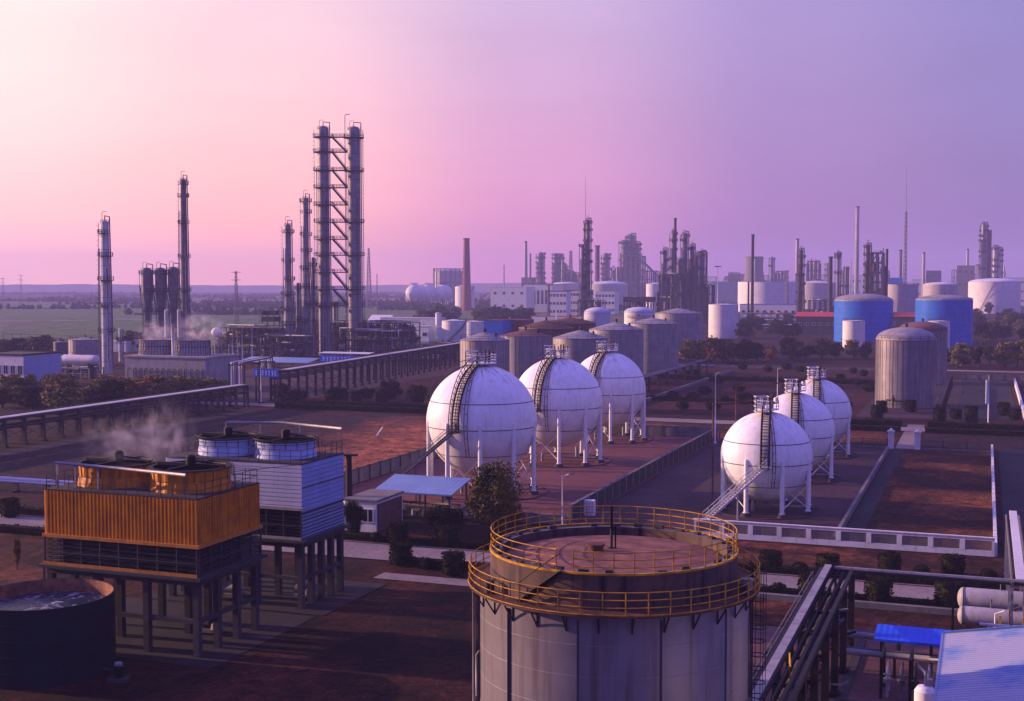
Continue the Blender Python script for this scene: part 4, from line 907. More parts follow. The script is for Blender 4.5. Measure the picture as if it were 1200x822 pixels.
for k,(u,v,w_,l) in enumerate(((937,672,1.6,'small round bush between two clipped shrubs left of the verge'),(1080,676,1.6,'small round bush on the verge below the third lattice panel'),(1158,681,1.7,'small round bush at the far right end of the verge'),(912,697,1.6,'small round bush on the near roadside next to the big tank'),(500,667,1.6,'small round bush between the roadside shrubs facing the guard house'),(440,636,1.5,'small round bush at the guard house corner'))): shrub(l,gw(u,v),1.3,w_,'round bushes','ball')
shrub('clipped shrub on the far verge left of the orange tower',gw(12,606),2.4,2.3,'clipped shrubs by the blue canopy')
hedge('long low hedge on the far side of the road before the lattice wall',-34,133.0,3,133.0,.7,1.2)
hedge('long low hedge on the near side of the road right of the tank',-31,123.0,0,123.0,.8,1.3)
hedge('low hedge on the far side of the road in front of the canopy',-86,133.2,-40,133.2,.8,1.4)
hedge('low hedge on the near side of the road by the cooling towers',-57,122.8,-38,122.8,.9,1.4)
hedge('low hedge on the far road edge left of the orange tower',-118,133.3,-91,133.3,.9,1.6,leaf=.14,dens=30)
hedge('low hedge on the near road edge left of the orange tower',-118,122.5,-96,122.5,.9,1.6,leaf=.14,dens=30)
def hrow(pref,grp,y,us,v,h,w_,suffix,shape='cyl'):
    for k,u in enumerate(us): shrub('%s, %s from the left%s'%(pref,ORD[k],suffix),gw(u,v+ (u-us[0])*y),h,w_,grp,shape)
# mid road hedge rows (left)
hedge('dark clipped hedge along the middle road left of the large spheres',-160,268.6,-112,268.6,1.3,1.8,leaf=.2,dens=26)
hedge('short dark hedge on the middle road close to the first large sphere',-110,268.6,-90,268.6,1.3,1.8,leaf=.2,dens=26)
hedge('dark hedge on the far side of the middle road on the left',-160,280,-92,280,1.1,1.8,leaf=.2,dens=22)
hrow('round clipped bush on the middle road','bushes along the middle road left',.02,[336,352,388,402,418,447,490],470,2.6,3.0,' of seven')
for k,(u,v,h) in enumerate(((328,468,4.2),(345,472,3.6),(430,470,3.6),(457,468,5.0),(489,474,5.2),(395,470,3.8))): tree(['squat dark bush tree beside the rack legs on the middle road','small dark bush tree second along the middle road','small dark bush tree before the red field','tall dark bush tree before the red field','dark blocky bush tree just left of the first large sphere','low dark bush tree between the rack legs'][k],gw(u,v),h,'leaf_dark','low',k%3,'bush trees on the middle road')
# mid road hedge rows (right)
hedge('dark hedge on the near side of the right-hand middle road',-46,268.8,-15.6,268.8,1.1,1.8,leaf=.18,dens=26); hedge('dark hedge on the near side of the road right of the gate path',-11,268.8,30,268.8,1.1,1.8,leaf=.18,dens=26)
hedge('dark hedge on the far side of the road in front of the ribbed tank',-46,280,-16,280,1.2,1.8,leaf=.18,dens=26); hedge('dark hedge on the far side of the road by the white pole',-11,280,30,280,1.2,1.8,leaf=.18,dens=26)
for k,(u,v,h) in enumerate(((1028,492,3.2),(1033,484,2.8),(1067,483,2.8),(1101,497,3.6),(1120,491,2.2),(1138,497,3.8),(1176,487,3.0),(1190,492,2.4))):
    shrub('dark clipped shrub by the ribbed tank road, %s from the left of eight'%ORD[k],gw(u,v),h,2.6,'clipped shrubs by the ribbed tank')
bushes=[(812,440),(842,449),(826,462),(848,473),(800,480),(866,459),(873,470),(858,430),(900,436),(922,433),(938,436),(812,470),(836,480),(1000,438),(1012,441),(1005,452),(1018,459),(985,446),(788,468),(870,433)]
for k,(u,v) in enumerate(bushes): shrub('round bush in the red field beyond the spheres, %s from the left'%ORD[sorted(bushes).index((u,v))],gw(u,v),2.3,rnd.uniform(2.6,4.2),'bushes scattered over the red field','ball')
hedge('dark bush row across the red field behind the small spheres',-96,392,-30,392,1.5,3,leaf=.3,dens=14); hedge('dark bush row across the red field before the small spheres',-92,320,-30,320,1.2,2.4,leaf=.25,dens=14)
# ================================================================ TREES
tree('round dark tree with golden green leaves left of the big tank',gw(580,628),9.2,'leaf_gold','broad',5,None,width=.9)
tree('small tree with dark leaves beside the white guard house',gw(414,630),4.6,'leaf_dark','broad',6,None,width=.7)
tree('thin young tree on the lawn left of the orange tower',gw(20,668),3.6,'leaf_rust','tall',7,None,width=.6)
tree('low dark tree in the shadow under the blue canopy',gw(520,628),3.6,'leaf_dark','low',6,None)
lt=[(3,478,5.9,'leaf_rust'),(20,474,5.3,'leaf_olive'),(38,482,6.3,'leaf_dark'),(58,478,5.9,'leaf_rust'),(75,486,7.3,'leaf_olive'),(92,482,5.9,'leaf_rust'),(108,480,6.6,'leaf_olive'),(124,484,7.9,'leaf_dark'),(140,480,7.9,'leaf_rust'),(152,476,5.9,'leaf_olive'),(166,476,6.6,'leaf_rust'),(180,472,6.3,'leaf_olive'),(194,474,6.6,'leaf_rust'),(208,470,6.3,'leaf_dark'),(222,470,5.9,'leaf_olive'),(236,466,5.3,'leaf_olive')]
for k,(u,v,h,mk) in enumerate(lt): tree('autumn tree behind the long pipe rack, %s from the left of sixteen'%ORD[k],gw(u,v),h,mk,'broad',k%5,'autumn trees behind the long pipe rack',width=1.55)
for k,(u,v,h,mk) in enumerate(((16,462,5.5,'leaf_olive'),(34,466,7,'leaf_olive'),(54,464,6.0,'leaf_olive'),(66,464,6.0,'leaf_rust'))): tree(['grey green tree in front of the pale building, closest to the frame edge','round olive tree in front of the pale building windows','olive tree at the corner of the pale building','rust tree before the blue gable of the pale building'][k],gw(u,v),h,mk,'broad',k,'trees before the pale building')
mt=[(806,424,9,'leaf_olive'),(819,424,9.5,'leaf_olive'),(833,425,10,'leaf_rust'),(847,424,9,'leaf_olive'),(860,424,10,'leaf_olive'),(874,425,9,'leaf_dark'),(888,423,8,'leaf_dark'),(903,422,6,'leaf_rust'),(926,421,9.5,'leaf_rust'),(944,422,7,'leaf_dark'),(963,421,9,'leaf_olive'),(980,420,7,'leaf_dark'),(1000,420,8,'leaf_olive'),(1014,420,7,'leaf_dark')]
for k,(u,v,h,mk) in enumerate(mt): tree('tree in the row beyond the red field, %s from the left of fourteen'%ORD[k],gw(u,v),h,mk,'broad',k%5,'trees beyond the red field',width=1.2)
rt=[(1108,432,8,'leaf_dark'),(1121,431,8,'leaf_olive'),(1130,430,9,'leaf_olive'),(1146,432,8,'leaf_dark'),(1160,428,10,'leaf_olive'),(1178,432,10,'leaf_olive'),(1192,432,11,'leaf_olive'),(1205,430,11,'leaf_olive')]
for k,(u,v,h,mk) in enumerate(rt): tree('tree behind the low wall right of the ribbed tank, %s from the left of eight'%ORD[k],gw(u,v),h,mk,'broad' if k%3 else 'tall',k%5,'trees right of the ribbed tank')
dt=[]
for k in range(20): dt.append((1130+k*4.2+rnd.uniform(-3,3),rnd.uniform(372,404)))
dt.sort()
for k,(u,v) in enumerate(dt): tree('dark tree in the grove right of the blue tanks, %s from the left of twenty'%ORD[k],gw(u,v),rnd.uniform(8,12),'leaf_dark' if k%4 else 'leaf_olive','broad',k%5,'dark grove right of the blue tanks',width=1.3)
gt=sorted([(rnd.uniform(482,622),rnd.uniform(374,381)) for k in range(18)])
for k,(u,v) in enumerate(gt): tree('hazy tree below the brown chimney, %s from the left of eighteen'%ORD[k],gw(u,v),rnd.uniform(9,14),'leaf_dark' if k%3 else 'leaf_olive','broad',k%5,'hazy trees below the brown chimney',width=1.4)
gm=sorted([(rnd.uniform(868,932),rnd.uniform(380,398)) for k in range(12)])
for k,(u,v) in enumerate(gm): tree('dark tree between the white tank and the red roof, %s from the left of twelve'%ORD[k],gw(u,v),rnd.uniform(7,10),'leaf_dark','broad',k%5,'dark trees before the red roof',width=1.3)
gl=sorted([(rnd.uniform(2,60),rnd.uniform(414,418)) for k in range(8)]+[(rnd.uniform(135,300),rnd.uniform(408,413)) for k in range(12)])
for k,(u,v) in enumerate(gl): tree('low tree at the field edge behind the works, %s from the left of twenty'%ORD[k],gw(u,v),rnd.uniform(7,11),['leaf_rust','leaf_olive','leaf_dark'][k%3],'broad',k%5,'low trees at the field edge',width=1.4)
ht=sorted([(rnd.uniform(1040,1200),rnd.uniform(360,372)) for k in range(12)])
for k,(u,v) in enumerate(ht): tree('hazy tree around the far white tanks, %s from the left of twelve'%ORD[k],gw(u,v),rnd.uniform(9,13),'leaf_dark','broad',k%5,'hazy trees around the far tanks')
# ================================================================ GUARD HOUSE, CANOPY, LAMP
a,b=gs(404,622); a2,_=gs(445,623)
t=building('white flat roofed guard house with dark windows left of the canopy',a,b,a2-a,7.5,3.7,'white_wall','concrete',1,2,(1.3,1.5),0,door=False,name='guard_house',cat='hut')
m=MB(); m.box(a2-a+.003,.3,0,a2-a+.06,7.2,3.4); m.build('side_cladding',[M['brick']],t)
cx0,cy0=gs(437,575,3.4); cx1,_=gs(541,576,3.4)
shed('long pale blue canopy roof in front of the nearest large sphere',cx0,cy0,cx1-cx0,6.6,3.4,4.6,'canopy_blue',None,4,.6)
t=site_thing('pump_skid','low dark pump and pipe skid under the blue canopy','pump skid',cx0+2,cy0+1.4)
for k in range(6):
    m=MB(); x=k*1.55; m.lathe([(.01,.3),(.28,.32),(.3,1.0),(.01,1.05)],10,(x,0,0)); m.tube([(x,0,.6),(x,2.2,.7),(x,2.4,1.5)],.12,6); m.build('pump',[M[('mid_steel','rust','pale_steel')[k%3]]],t)
m=MB(); m.box(-.6,-.6,0.03,8.8,3,.28); m.build('base_plate',[M['concrete_dark']],t)
m=MB(); m.tube([(-.5,2.4,1.5),(8.6,2.4,1.5)],.16,8); m.tube([(-.5,2.9,.8),(8.6,2.9,.8)],.12,8); m.build('header_pipe',[M['mid_steel']],t)
lx,ly=gw(659,638); pole('slim white street lamp behind the big tank beside the round tree',(lx,ly),8.0,.09,lamp=.9,name='street_lamp',cat='street lamp')
x,y=gw(537,607); t=thing('control_cabinet','small white control cabinet behind the big tank railing','cabinet',(*gw(690,604),0),-AZ); m=MB(); m.box(-.8,-.4,0,.8,.4,2.0); m.build('body',[M['white_steel']],t); m=MB(); m.box(-.7,-.44,.2,-.05,-.402,1.85); m.box(.05,-.44,.2,.7,-.402,1.85); m.build('door',[M['white_wall']],t)
for k,(u,v0,v1,l) in enumerate(((838,520,437,'tall white lamp post between the two groups of spheres'),(911,470,432,'thin white lamp post in the red field behind the small spheres'),(183+0.0,0,0,''))):
    if not l: continue
    x,y=gw(u,v0); pole(l,(x,y),zat(y,v1),.13,lamp=.8)
x,y=gw(306,471); pole('white lamp post in front of the blue signboard on the rack',(x,y),zat(y,428),.14,lamp=1)
x,y=gw(1158,496); t=thing('signal_pole','white pole with a narrow white sign on the road by the ribbed tank','pole',(x,y,0),0); m=MB(); m.tube([(0,0,0),(0,0,zat(y,440))],.16,8,r2=.1); m.build('post',[M['white_steel']],t); m=MB(); m.box(-.62,-.1,4.2,-.18,.1,9.3); m.build('panel',[M['white_steel']],t)

# dry weeds and tufts scattered over the grass
R=random.Random(99); m=MB(); regs=[(-163,146,-90,262,6000),(-86,62,-22,120,500),(-10.8,150,1,240,2600),(-88,132.3,30,147,700),(-24,112.5,2,120.5,260),(-138,62,-88,121,500),(-88,247,60,267,600),(-92,290,-27,440,900)]
for (a0,b0,a1,b1,n) in regs:
    for _ in range(n):
        x,y=W(R.uniform(a0,a1),R.uniform(b0,b1)); s_=R.uniform(.05,.11)*(1+y/260)
        for q in range(4):
            a=R.uniform(0,6.28); dx,dy=math.cos(a)*s_,math.sin(a)*s_; n0=len(m.v); m.v+=[(x-dy*.35,y+dx*.35,0),(x+dy*.35,y-dx*.35,0),(x+dx*1.2,y+dy*1.2,s_*R.uniform(.4,.9))]; m.face((n0,n0+1,n0+2))
tag(m.build('weeds',[M['weed']]),'dry weeds and grass tufts scattered over the lawns and bare earth','weeds',None,'stuff')

bt_=sorted([(rnd.uniform(246,480),rnd.uniform(-15,25)) for k in range(22)])
for k,(u,dy) in enumerate(bt_): tree('dark tree behind the feet of the towers, %s from the left'%('twenty-%s'%ORD[k-20] if k>=20 else ORD[k]),(xat(u,585+dy),585+dy),rnd.uniform(9.5,13),'leaf_dark' if k%4 else 'leaf_olive','broad',k%5,'dark trees behind the tower feet',width=1.25)

l2=sorted([(rnd.uniform(0,262),rnd.uniform(466,474)) for k in range(18)])
for k,(u,v) in enumerate(l2): tree('olive tree in the rear tree row by the rack, %s from the left'%ORD[k],gw(u,v),rnd.uniform(5.5,7.5),'leaf_olive' if k%3 else 'leaf_rust','broad',k%5,'rear row of the tree belt',width=1.45)

R=random.Random(5); m=MB()
for k in range(46):
    y=R.uniform(1150,3600); x=R.uniform(-.42,.02)*y; L=R.uniform(60,420); ang=R.uniform(-.15,.15); n=int(L/5)
    for q in range(n):
        px=x+q*5*math.cos(ang)+R.uniform(-2,2); py=y+q*5*math.sin(ang)+R.uniform(-3,3); h=R.uniform(2.5,7.5)*(0.25 if R.random()<.25 else 1); w_=R.uniform(2,4.5)
        n0=len(m.v); m.lathe([(w_*.5,0),(w_*1.05,h*.35),(w_*.8,h*.75),(.05,h)],6,(px,py,0),share=True)
        for t_ in range(n0,len(m.v)): v_=m.v[t_]; m.v[t_]=(v_[0]+R.uniform(-.6,.6),v_[1]+R.uniform(-.6,.6),max(0,v_[2]*R.uniform(.8,1.15)))
tag(m.build('far_woods',[M['leaf_dark']]),'thin far hedgerows and tree lines across the hazy farm plain','woods',None,'stuff')
# ================================================================ RIGHT LOWER PLANT
pipe_rack('dark pipe rack with one pale cable tray running up beside the big tank',-11.0,58,106,6.45,2.4,6,6,None,False,False,'black_iron',2,('black_iron','dark_steel'))
rk=[o for o in bpy.data.objects if o.name.startswith('pipe_rack') and o.parent is None][-1]
m=MB(); m.box(-.95,0,6.9,-.40,48.3,7.0); m.build('cable_tray',[M['pale_steel']],rk)
m=MB(); m.rail_line([(-1.4,0,6.3),(-1.4,44,6.3)],1.0,3,.03,2); m.build('railing',[M['mid_steel']],rk)
for k in range(10):
    m=MB(); x=rnd.uniform(-1.1,1.3); y=rnd.uniform(26,47.5); z1=rnd.uniform(2,6); m.tube([(x,y,0),(x,y,z1),(x+rnd.uniform(.3,1.4),y,z1),(x+1.4,y+.8,z1)],rnd.uniform(.06,.13),6); m.build('drop_pipe',[M[rnd.choice(['mid_steel','dark_steel','black_iron'])]],rk)
t=site_thing('pipe_bridge','straight pale pipe bridge crossing above the roadside shrubs to the right edge',"pipe bridge",-11.2,106.2); m=MB(); m.box(0,-.1,6.75,26,.1,6.92); m.tube([(0,.35,6.75),(26,.35,6.75)],.10,8); m.build('beam',[M['pale_steel']],t)
m=MB(); m.tube([(0,.9,6.4),(26,.9,6.4)],.14,8); m.tube([(0,1.3,6.3),(26,1.3,6.3)],.09,8); m.build('pipe',[M['dark_steel']],t)
for x in (.1,9.2,21.0): m=MB(); m.box(x-.09,-.09,0,x+.09,.09,6.74); m.bar((x,0,6.3),(x,1.5,6.3),.12); m.build('post',[M['black_iron']],t)
a,b=gs(1196,677,6.9); a2,b2=gs(1189,600,6.9)
t=site_thing('cable_bridge','pale cable bridge rising from the right edge past the white wall corner','pipe bridge',a,b); Lb=b2-b; m=MB(); m.box(-.35,-1,6.85,.35,Lb,7.0); m.build('cable_tray',[M['tank_white']],t)
m=MB(); m.tube([(-.6,-1,6.5),(-.6,Lb,6.5)],.12,8); m.tube([(.6,-1,6.5),(.6,Lb,6.5)],.12,8); m.build('pipe',[M['mid_steel']],t)
for y in (0,Lb*.33,Lb*.66,Lb-.5): m=MB(); m.box(-.7,y-.1,0,-.5,y+.1,6.4); m.box(.5,y-.1,0,.7,y+.1,6.4); m.bar((-.7,y,6.3),(.7,y,6.3),.16); m.build('post',[M['pale_steel']],t)
shed('small bright blue canopy roof between the pipe rack and the pale roof',-7.5,99.6,8.2,3.0,3.0,3.4,'bright_blue',None,3,.45)
# big roof building
t=site_thing('workshop','workshop with a big pale blue corrugated roof in the lower right corner','workshop',-2.1,52); w,d=22,31.7
m=MB(); m.box(.4,.3,0,w-.4,d-.3,7.85); m.build('wall',[M['white_wall']],t)
m=MB(); n=int(d/.42); sl=.178
for s,(xa,xb) in enumerate(((0,11),(22,11))):
    pr=[]
    for k in range(n):
        for f,o in ((0,0),(.7,0),(.78,.05),(.92,.05)): pr.append((d*(k+f)/n,o))
    pr.append((d,0))
    for (y0,o0),(y1,o1) in zip(pr,pr[1:]): m.quad((xa,y0,8+o0),(xb,y0,8+11*sl+o0),(xb,y1,8+11*sl+o1),(xa,y1,8+o1))
m.build('roof',[M['pale_roof']],t)
m=MB(); m.box(-.12,0,7.8,-.003,d,8.06); m.box(-.1,d,7.8,.2,d+.08,8.1); m.bar((0,d+.04,8.03),(11,d+.04,8.03+11*sl),.08,.3); m.build('gutter',[M['canopy_blue']],t)
m=MB(); m.bar((11,0,8.1+11*sl),(11,d,8.1+11*sl),.5,.08); m.build('ridge_cap',[M['canopy_blue']],t)
hvessel('long white pressure vessel above the pale roof at the right edge',-1.9,119,2.15,12,.95,'vessel_paint'); hvessel('shorter white pressure vessel just below the long one at the right edge',-1.8,114.2,1.8,9,.78,'vessel_paint')
x,y=W(-14.0,110.2); hvessel('stubby grey vessel half hidden behind the dark pipe rack',-14.2,110.2,1.5,3.4,.78,'pale_steel')
x,y=gw(905,795); t=thing('filter_drum','dark upright filter drum with a valve wheel beside the big tank','filter',(x,y,0),0)
m=MB(); m.lathe([(.65,0),(.65,2.0),(.72,2.02),(.72,2.2),(.02,2.3)],24); m.build('body',[M['pool_steel']],t)
m=MB(); m.tube([(-.5,0,.9),(-1.2,-.3,.7),(-2.0,-.9,.4)],.16,8); m.tube([(.5,0,1.7),(1.0,.2,1.8),(1.0,.2,3.2),(1.3,.3,3.5),(3.6,.9,3.5)],.16,8); m.build('pipe',[M['mid_steel']],t)
m=MB(); m.ring(.3,0,.035,16); m.bar((-.3,0,0),(.3,0,0),.04); m.bar((0,-.3,0),(0,.3,0),.04); m.tube([(0,0,-.5),(0,0,0)],.04,6); o=m.build('valve_wheel',[M['dark_steel']],t); o.location=(.45,-.25,2.9); o.rotation_euler=(1.2,0,.2)
t=site_thing('pipe_run','pair of thick low pipes crossing from the rack to the pale roofed workshop','pipe run',-10.5,104.3); m=MB()
for y,r,z in ((0,.26,1.9),(.9,.18,1.9),(-4.2,.24,1.7),(-3.3,.15,1.7)): m=MB(); m.tube([(0,y,z),(9.2,y,z)],r,10); m.build('pipe',[M['pale_steel' if y in (0,-4.2) else 'mid_steel']],t)
for x in (.8,4.5,8.2): m=MB(); m.box(x-.1,-4.5,0,x+.1,-4.3,1.45); m.box(x-.1,1.1,0,x+.1,1.3,1.6); m.box(x-.1,-4.5,1.35,x+.1,1.3,1.5); m.build('support',[M['black_iron']],t)
t=site_thing('pump_station','dark cluster of pumps valves and posts below the bright blue canopy','pump station',-6.2,95.2)
for k in range(5):
    x=k*.95; m=MB(); m.tube([(x,0,0),(x,0,2.2),(x,1.6,2.2),(x,1.6,0)],.11,6); m.lathe([(.22,1.0),(.3,1.05),(.3,1.4),(.1,1.45)],10,(x,0,0)); m.ring(.24,1.75,.03,10,c=(x+.0,-.2)); m.build('valve',[M[('pale_steel','mid_steel','dark_steel')[k%3]]],t)
for x in (-.4,1.6,3.9): m=MB(); m.box(x-.1,-.6,0,x+.1,-.4,3.0); m.box(x-.1,2.3,0,x+.1,2.5,3.0); m.box(x-.1,-.6,2.9,x+.1,2.5,3.05); m.build('frame',[M['black_iron']],t)
t=site_thing('dosing_tank','pale upright dosing tank standing against the workshop roof edge','dosing tank',-3.4,90.2); m=MB(); m.lathe([(.7,0),(.7,2.3),(.5,2.6),(.02,2.7)],20); m.build('shell',[M['white_steel']],t); m=MB(); m.tube([(0,0,2.7),(0,0,3.6),(-.5,.4,3.9)],.1,6); m.lathe([(.25,2.72),(.25,3.1),(.02,3.15)],10,(.3,.1,0)); m.build('inlet',[M['pale_steel']],t)
t=site_thing('pipe_manifold','thin pipe manifold with yellow posts in front of the white vessels','pipe manifold',1.2,112.3); 
for k in range(6):
    x=k*1.1; m=MB(); m.tube([(x,0,0),(x,0,2.6+.4*(k%3)),(x+.7,.3,2.8+.4*(k%3))],.07,6); m.ring(.2,1.6,.03,10,c=(x,-.15)); m.build('pipe',[M[('white_steel','rust','mid_steel')[k%3]]],t)
for x in (.4,2.2): m=MB(); m.box(x-.1,-.5,0,x+.1,-.3,2.6); m.build('post',[M['yellow_post']],t)
m=MB(); m.rail_line([(-.5,-1,1.0),(7,-1,1.0)],1.0,1.2,.025,2); m.tube([(-1.2,-1.4,2.0),(7.5,-1.4,2.0)],.13,8); m.build('railing',[M['white_steel']],t)
t=site_thing('drain_channel','dark drain channel crossing the reddish plaza beside the rack','drain channel',-9.6,72); m=MB(); m.box(0,0,.03,.7,38,.16); m.build('cover',[M['concrete_dark']],t)
wall_run('low dark kerb across the near plaza in the lower right',-9.2,92.5,-2.6,92.5,.35,.3,'concrete_dark',0,False)
x,y=W(-15.2,73.2); t=thing('yellow_bollard','orange yellow handrail post at the lower end of the pale cable tray','post',(*gw(925,815,5)[:2],0),0); m=MB(); m.tube([(0,0,0),(0,0,7.6)],.06,8); m.build('post',[M['yellow_post']],t); m=MB(); m.tube([(0,0,7.6),(-.5,-2.5,7.5)],.05,6); m.build('handrail',[M['yellow_post']],t)
# ================================================================ LEFT: long racks, low pipe
pipe_rack('long low pipe rack with a pale walkway roof running along the autumn trees',-170,140,268,5.0,5,5,10,None,True,False,'dark_steel',2,('dark_steel','mid_steel','mid_steel'))
t=pipe_rack('higher pipe rack with a pale walkway roof leading toward the long grey tanks',-168,284,448,7.6,5,5.5,10,None,True,False,'dark_steel',2,('dark_steel','mid_steel','mid_steel'))
t.rotation_euler[2]=-AZ+R_(5.6)
t=site_thing('pipe_gantry','tall white expansion loop of bent pipes joining the two pipe racks','pipe gantry',-171,268.5)
for k in range(6):
    y0=k*.55; m=MB(); x=-1.6+k*.62; m.tube([(x,-.4,5.1),(x,y0*.4+.4,5.1),(x,y0*.4+.4,10.6),(x,14.5,11.2),(x,14.5,8.3)],.17,7); m.build('pipe',[M[('white_steel','pale_steel','rust')[k%3]]],t)
for y in (.2,7,14.3): m=MB(); m.box(-2.3,y-.15,0,-2.0,y+.15,10.3); m.box(2.0,y-.15,0,2.3,y+.15,10.3); m.box(-2.0,y-.12,9.9,2.0,y+.12,10.2); m.build('frame',[M['dark_steel']],t)
def signboard(label,a,b,L,z0,z1,ng,along='b'):
    t=site_thing('signboard',label,'signboard',a,b); t.rotation_euler[2] = -AZ if along=='a' else -AZ+PI/2
    m=MB(); m.box(0,-.12,z0,L,.12,z1); m.build('panel',[M['bright_blue']],t); s=1
    R=random.Random(ng); m=MB(); h=(z1-z0)*.62; cw=L/(ng+.6); zc=(z0+z1)/2
    for sd in ((-.16,-.124),(.124,.16)):
        for k in range(ng):
            x0=cw*(k+.5); w_=cw*.72; 
            for q in range(3): z=zc-h/2+h*(q+.3)/2.6; m.box(x0+w_*R.uniform(0,.2),sd[0],z-h*.045,x0+w_*R.uniform(.75,1),sd[1],z+h*.045)
            for q in range(2): x=x0+w_*R.uniform(.15,.85); m.box(x-w_*.045,sd[0]-.002,zc-h*R.uniform(.3,.5),x+w_*.045,sd[1]+.002,zc+h*R.uniform(.3,.5))
    m.build('lettering',[M['white_steel']],t)
    for x in (.4,L-.4): m=MB(); m.box(x-.2,.13,0,x+.2,.4,z1); m.build('post',[M['dark_steel']],t)
    return t
sa,sb=gs(300,474); signboard('blue signboard with white lettering hung across the end of the higher rack',-174.3,282,7.0,6.2,8.3,7,'a')
sy=460; sx0,sx1=xat(376,sy),xat(422,sy); a,b=to_site(sx0,sy); t=signboard('long blue banner with white lettering below the twin towers',a,b,(sx1-sx0)*1.0,zat(sy,424.5),zat(sy,416.5),9,'a')
t=site_thing('pipe_run','thick pale low pipe on short posts left of the orange tower','pipe run',-150,160); y0=gs(0,575)[1]; t.location=(*W(-150,y0),0); m=MB(); m.tube([(0,0,1.75),(78,0,1.75)],.34,10); m.tube([(0,-.9,1.6),(78,-.9,1.6)],.16,8); m.build('pipe',[M['tank_white']],t)
for k in range(14): m=MB(); x=3+k*5.6; m.box(x-.14,-1.1,0,x+.14,.4,.3); m.box(x-.1,-.1,.3,x+.1,.1,1.42); m.box(x-.12,-1.1,1.25,x+.12,.35,1.4); m.build('support',[M['dark_steel']],t)
for k,(a,b,l) in enumerate(((-135,214,'small white marker stone on the bare earth left of the spheres'),(-112,226,'small tilted pale pipe end on the bare earth behind the blue drums'))):
    x,y=W(a,b); t=thing('marker_post',l,'marker post',(x,y,0),0); m=MB(); m.lathe([(.35,0),(.28,1.0),(.02,1.15)],8) if k==0 else m.tube([(0,0,0),(1.2,.2,1.6)],.16,8); m.build('post',[M['white_steel']],t)
# ================================================================ LEFT MID: concrete cooling tower etc.
a,b=gs(241,458); a0=a-27; zt=zat(366,418.5)
t=site_thing('cooling_building','concrete cooling tower block with two wide fan stacks behind the trees','cooling tower',a0,b); w,d=27,17
m=MB(); m.box(0,0,0,w,d,zt); m.build('wall',[M['pale_concrete']],t); m=MB(); m.box(-.25,-.25,zt+.003,w+.25,d+.25,zt+.45); m.build('deck',[M['pale_concrete']],t)
for k in range(14): m=MB(); x=1.2+k*1.9; m.tube([(x,-.35,1),(x,-.35,5.2),(x+.25,-.35,5.7),(x+.8,-.35,5.8),(x+1.1,-.35,5.3)],.16,6); m.build('arch_pipe',[M['dark_steel']],t)
for u in (183,233):
    X=xat(u,372); la,lb=to_site(X,372); rr=21.5/1500*372; m=MB(); m.lathe([(rr*1.03,0),(rr*.97,2.6),(rr,4.3),(rr*.92,4.3),(rr*.92,.5)],48)
    for k in range(40): aa=2*PI*k/40; m.bar(pol(rr*1.03,aa,.1),pol(rr*1.0,aa,4.2),.1,.1,1)
    m.ring(rr*.99,2.4,.07,48,mi=1); m.ring(rr*1.0,4.2,.09,48,mi=1)
    o=m.build('fan_stack',[M['pale_concrete'],M['seam_dark']],t); o.location=(la-a0,9,zt+.46)
m=MB(); m.rail_line([(0,0,zt+.45),(w,0,zt+.45),(w,d,zt+.45)],1.1,2.2,.04,2); m.build('railing',[M['mid_steel']],t)
m=MB(); m.tube([(w*.53,3,zt+.4),(w*.53,3,zt+9.5)],.4,8); m.build('riser_pipe',[M['tank_white']],t)
# white columns behind the block
for (u,v0,v1,w_,l,c,p) in ((126,438,258,12,'tall pale distillation column at the far left of the plant','column_pale',(.93,.78,.62,.45,.28)),(218,420,209,9,'tall dark distillation column behind the concrete cooling block','column_steel',(.98,.91,.76,.57,.38,.32,.24,.1))):
    y=gw(u,v0)[1]; X=xat(u,y); r=w_/2/1500*y; hh=zat(y,v1)-1; column(l,(X,y),[(r,0),(r*.95,hh*.5),(r*.72,hh)],[hh*q for q in p],3,True,True,c,None,1.1)
for k,(u,v0,v1) in enumerate(((174,415,315),(190,415,315),(205,415,314))):
    y=gw(u,v0)[1]; X=xat(u,y); hh=zat(y,v1); rb=6.3/1500*y; rs=3.3/1500*y
    column(['dark bulb topped vessel, leftmost of three beside the tall column','dark bulb topped vessel, middle of three beside the tall column','dark bulb topped vessel closest to the tall dark column'][k],(X,y),[(rs,0),(rs,hh*.5),(rb,hh*.72),(rb,hh-1)],[hh*.3,hh*.5,hh*.73,hh*.94],2,True,True,'column_steel','bulb topped reactor vessels',1.0)
y=gw(150,425)[1]
for u,l in ((142,'short thin pale column right of the far left tower'),(196,'slim pale riser column between the fan stacks'),(211,'second slim pale riser column by the fan stacks')):
    y=gw(u,424)[1]; column(l,(xat(u,y),y),[(.7,0),(.6,zat(y,386 if u<150 else 364))],[8],1,u<150,False,'column_pale',None,.9)
x,y=gw(78,442); a,b=to_site(x,y); hvessel('long pale horizontal drum on a stand left of the concrete block',a,b-2,zat(y,421),14,1.6,'tank_white')
process_frame('pale steel stand with pipes under the horizontal drum',a,b-4,12,7,zat(y,424)-1.6,4,2,11,None,'pale_steel',12,None,3)
storage_tank('grey ribbed storage tank behind the far left column',(xat(101,470),470),19/1500*470,zat(470,398),'cone',.8,'tank_grey','tank_roof',22,4)
storage_tank('small dark banded tank at the right end of the pale building',(xat(72,455),455),8/1500*455,zat(455,401),'cone',.5,'mid_steel','tank_roof',0,3)
a,b=gs(-30,452); a1,_=gs(47,452); x,y=gw(47,452); 
t=building('pale two tone works building with dark windows and a blue gable wall',a,b,a1-a,16,zat(y,416),'white_wall','concrete_dark',1,7,(1.6,2.4),.3)
m=MB(); m.box(a1-a+.003,.02,0,a1-a+.06,15.9,zat(y,416)-.1); m.build('gable_cladding',[M['blue_clad']],t)
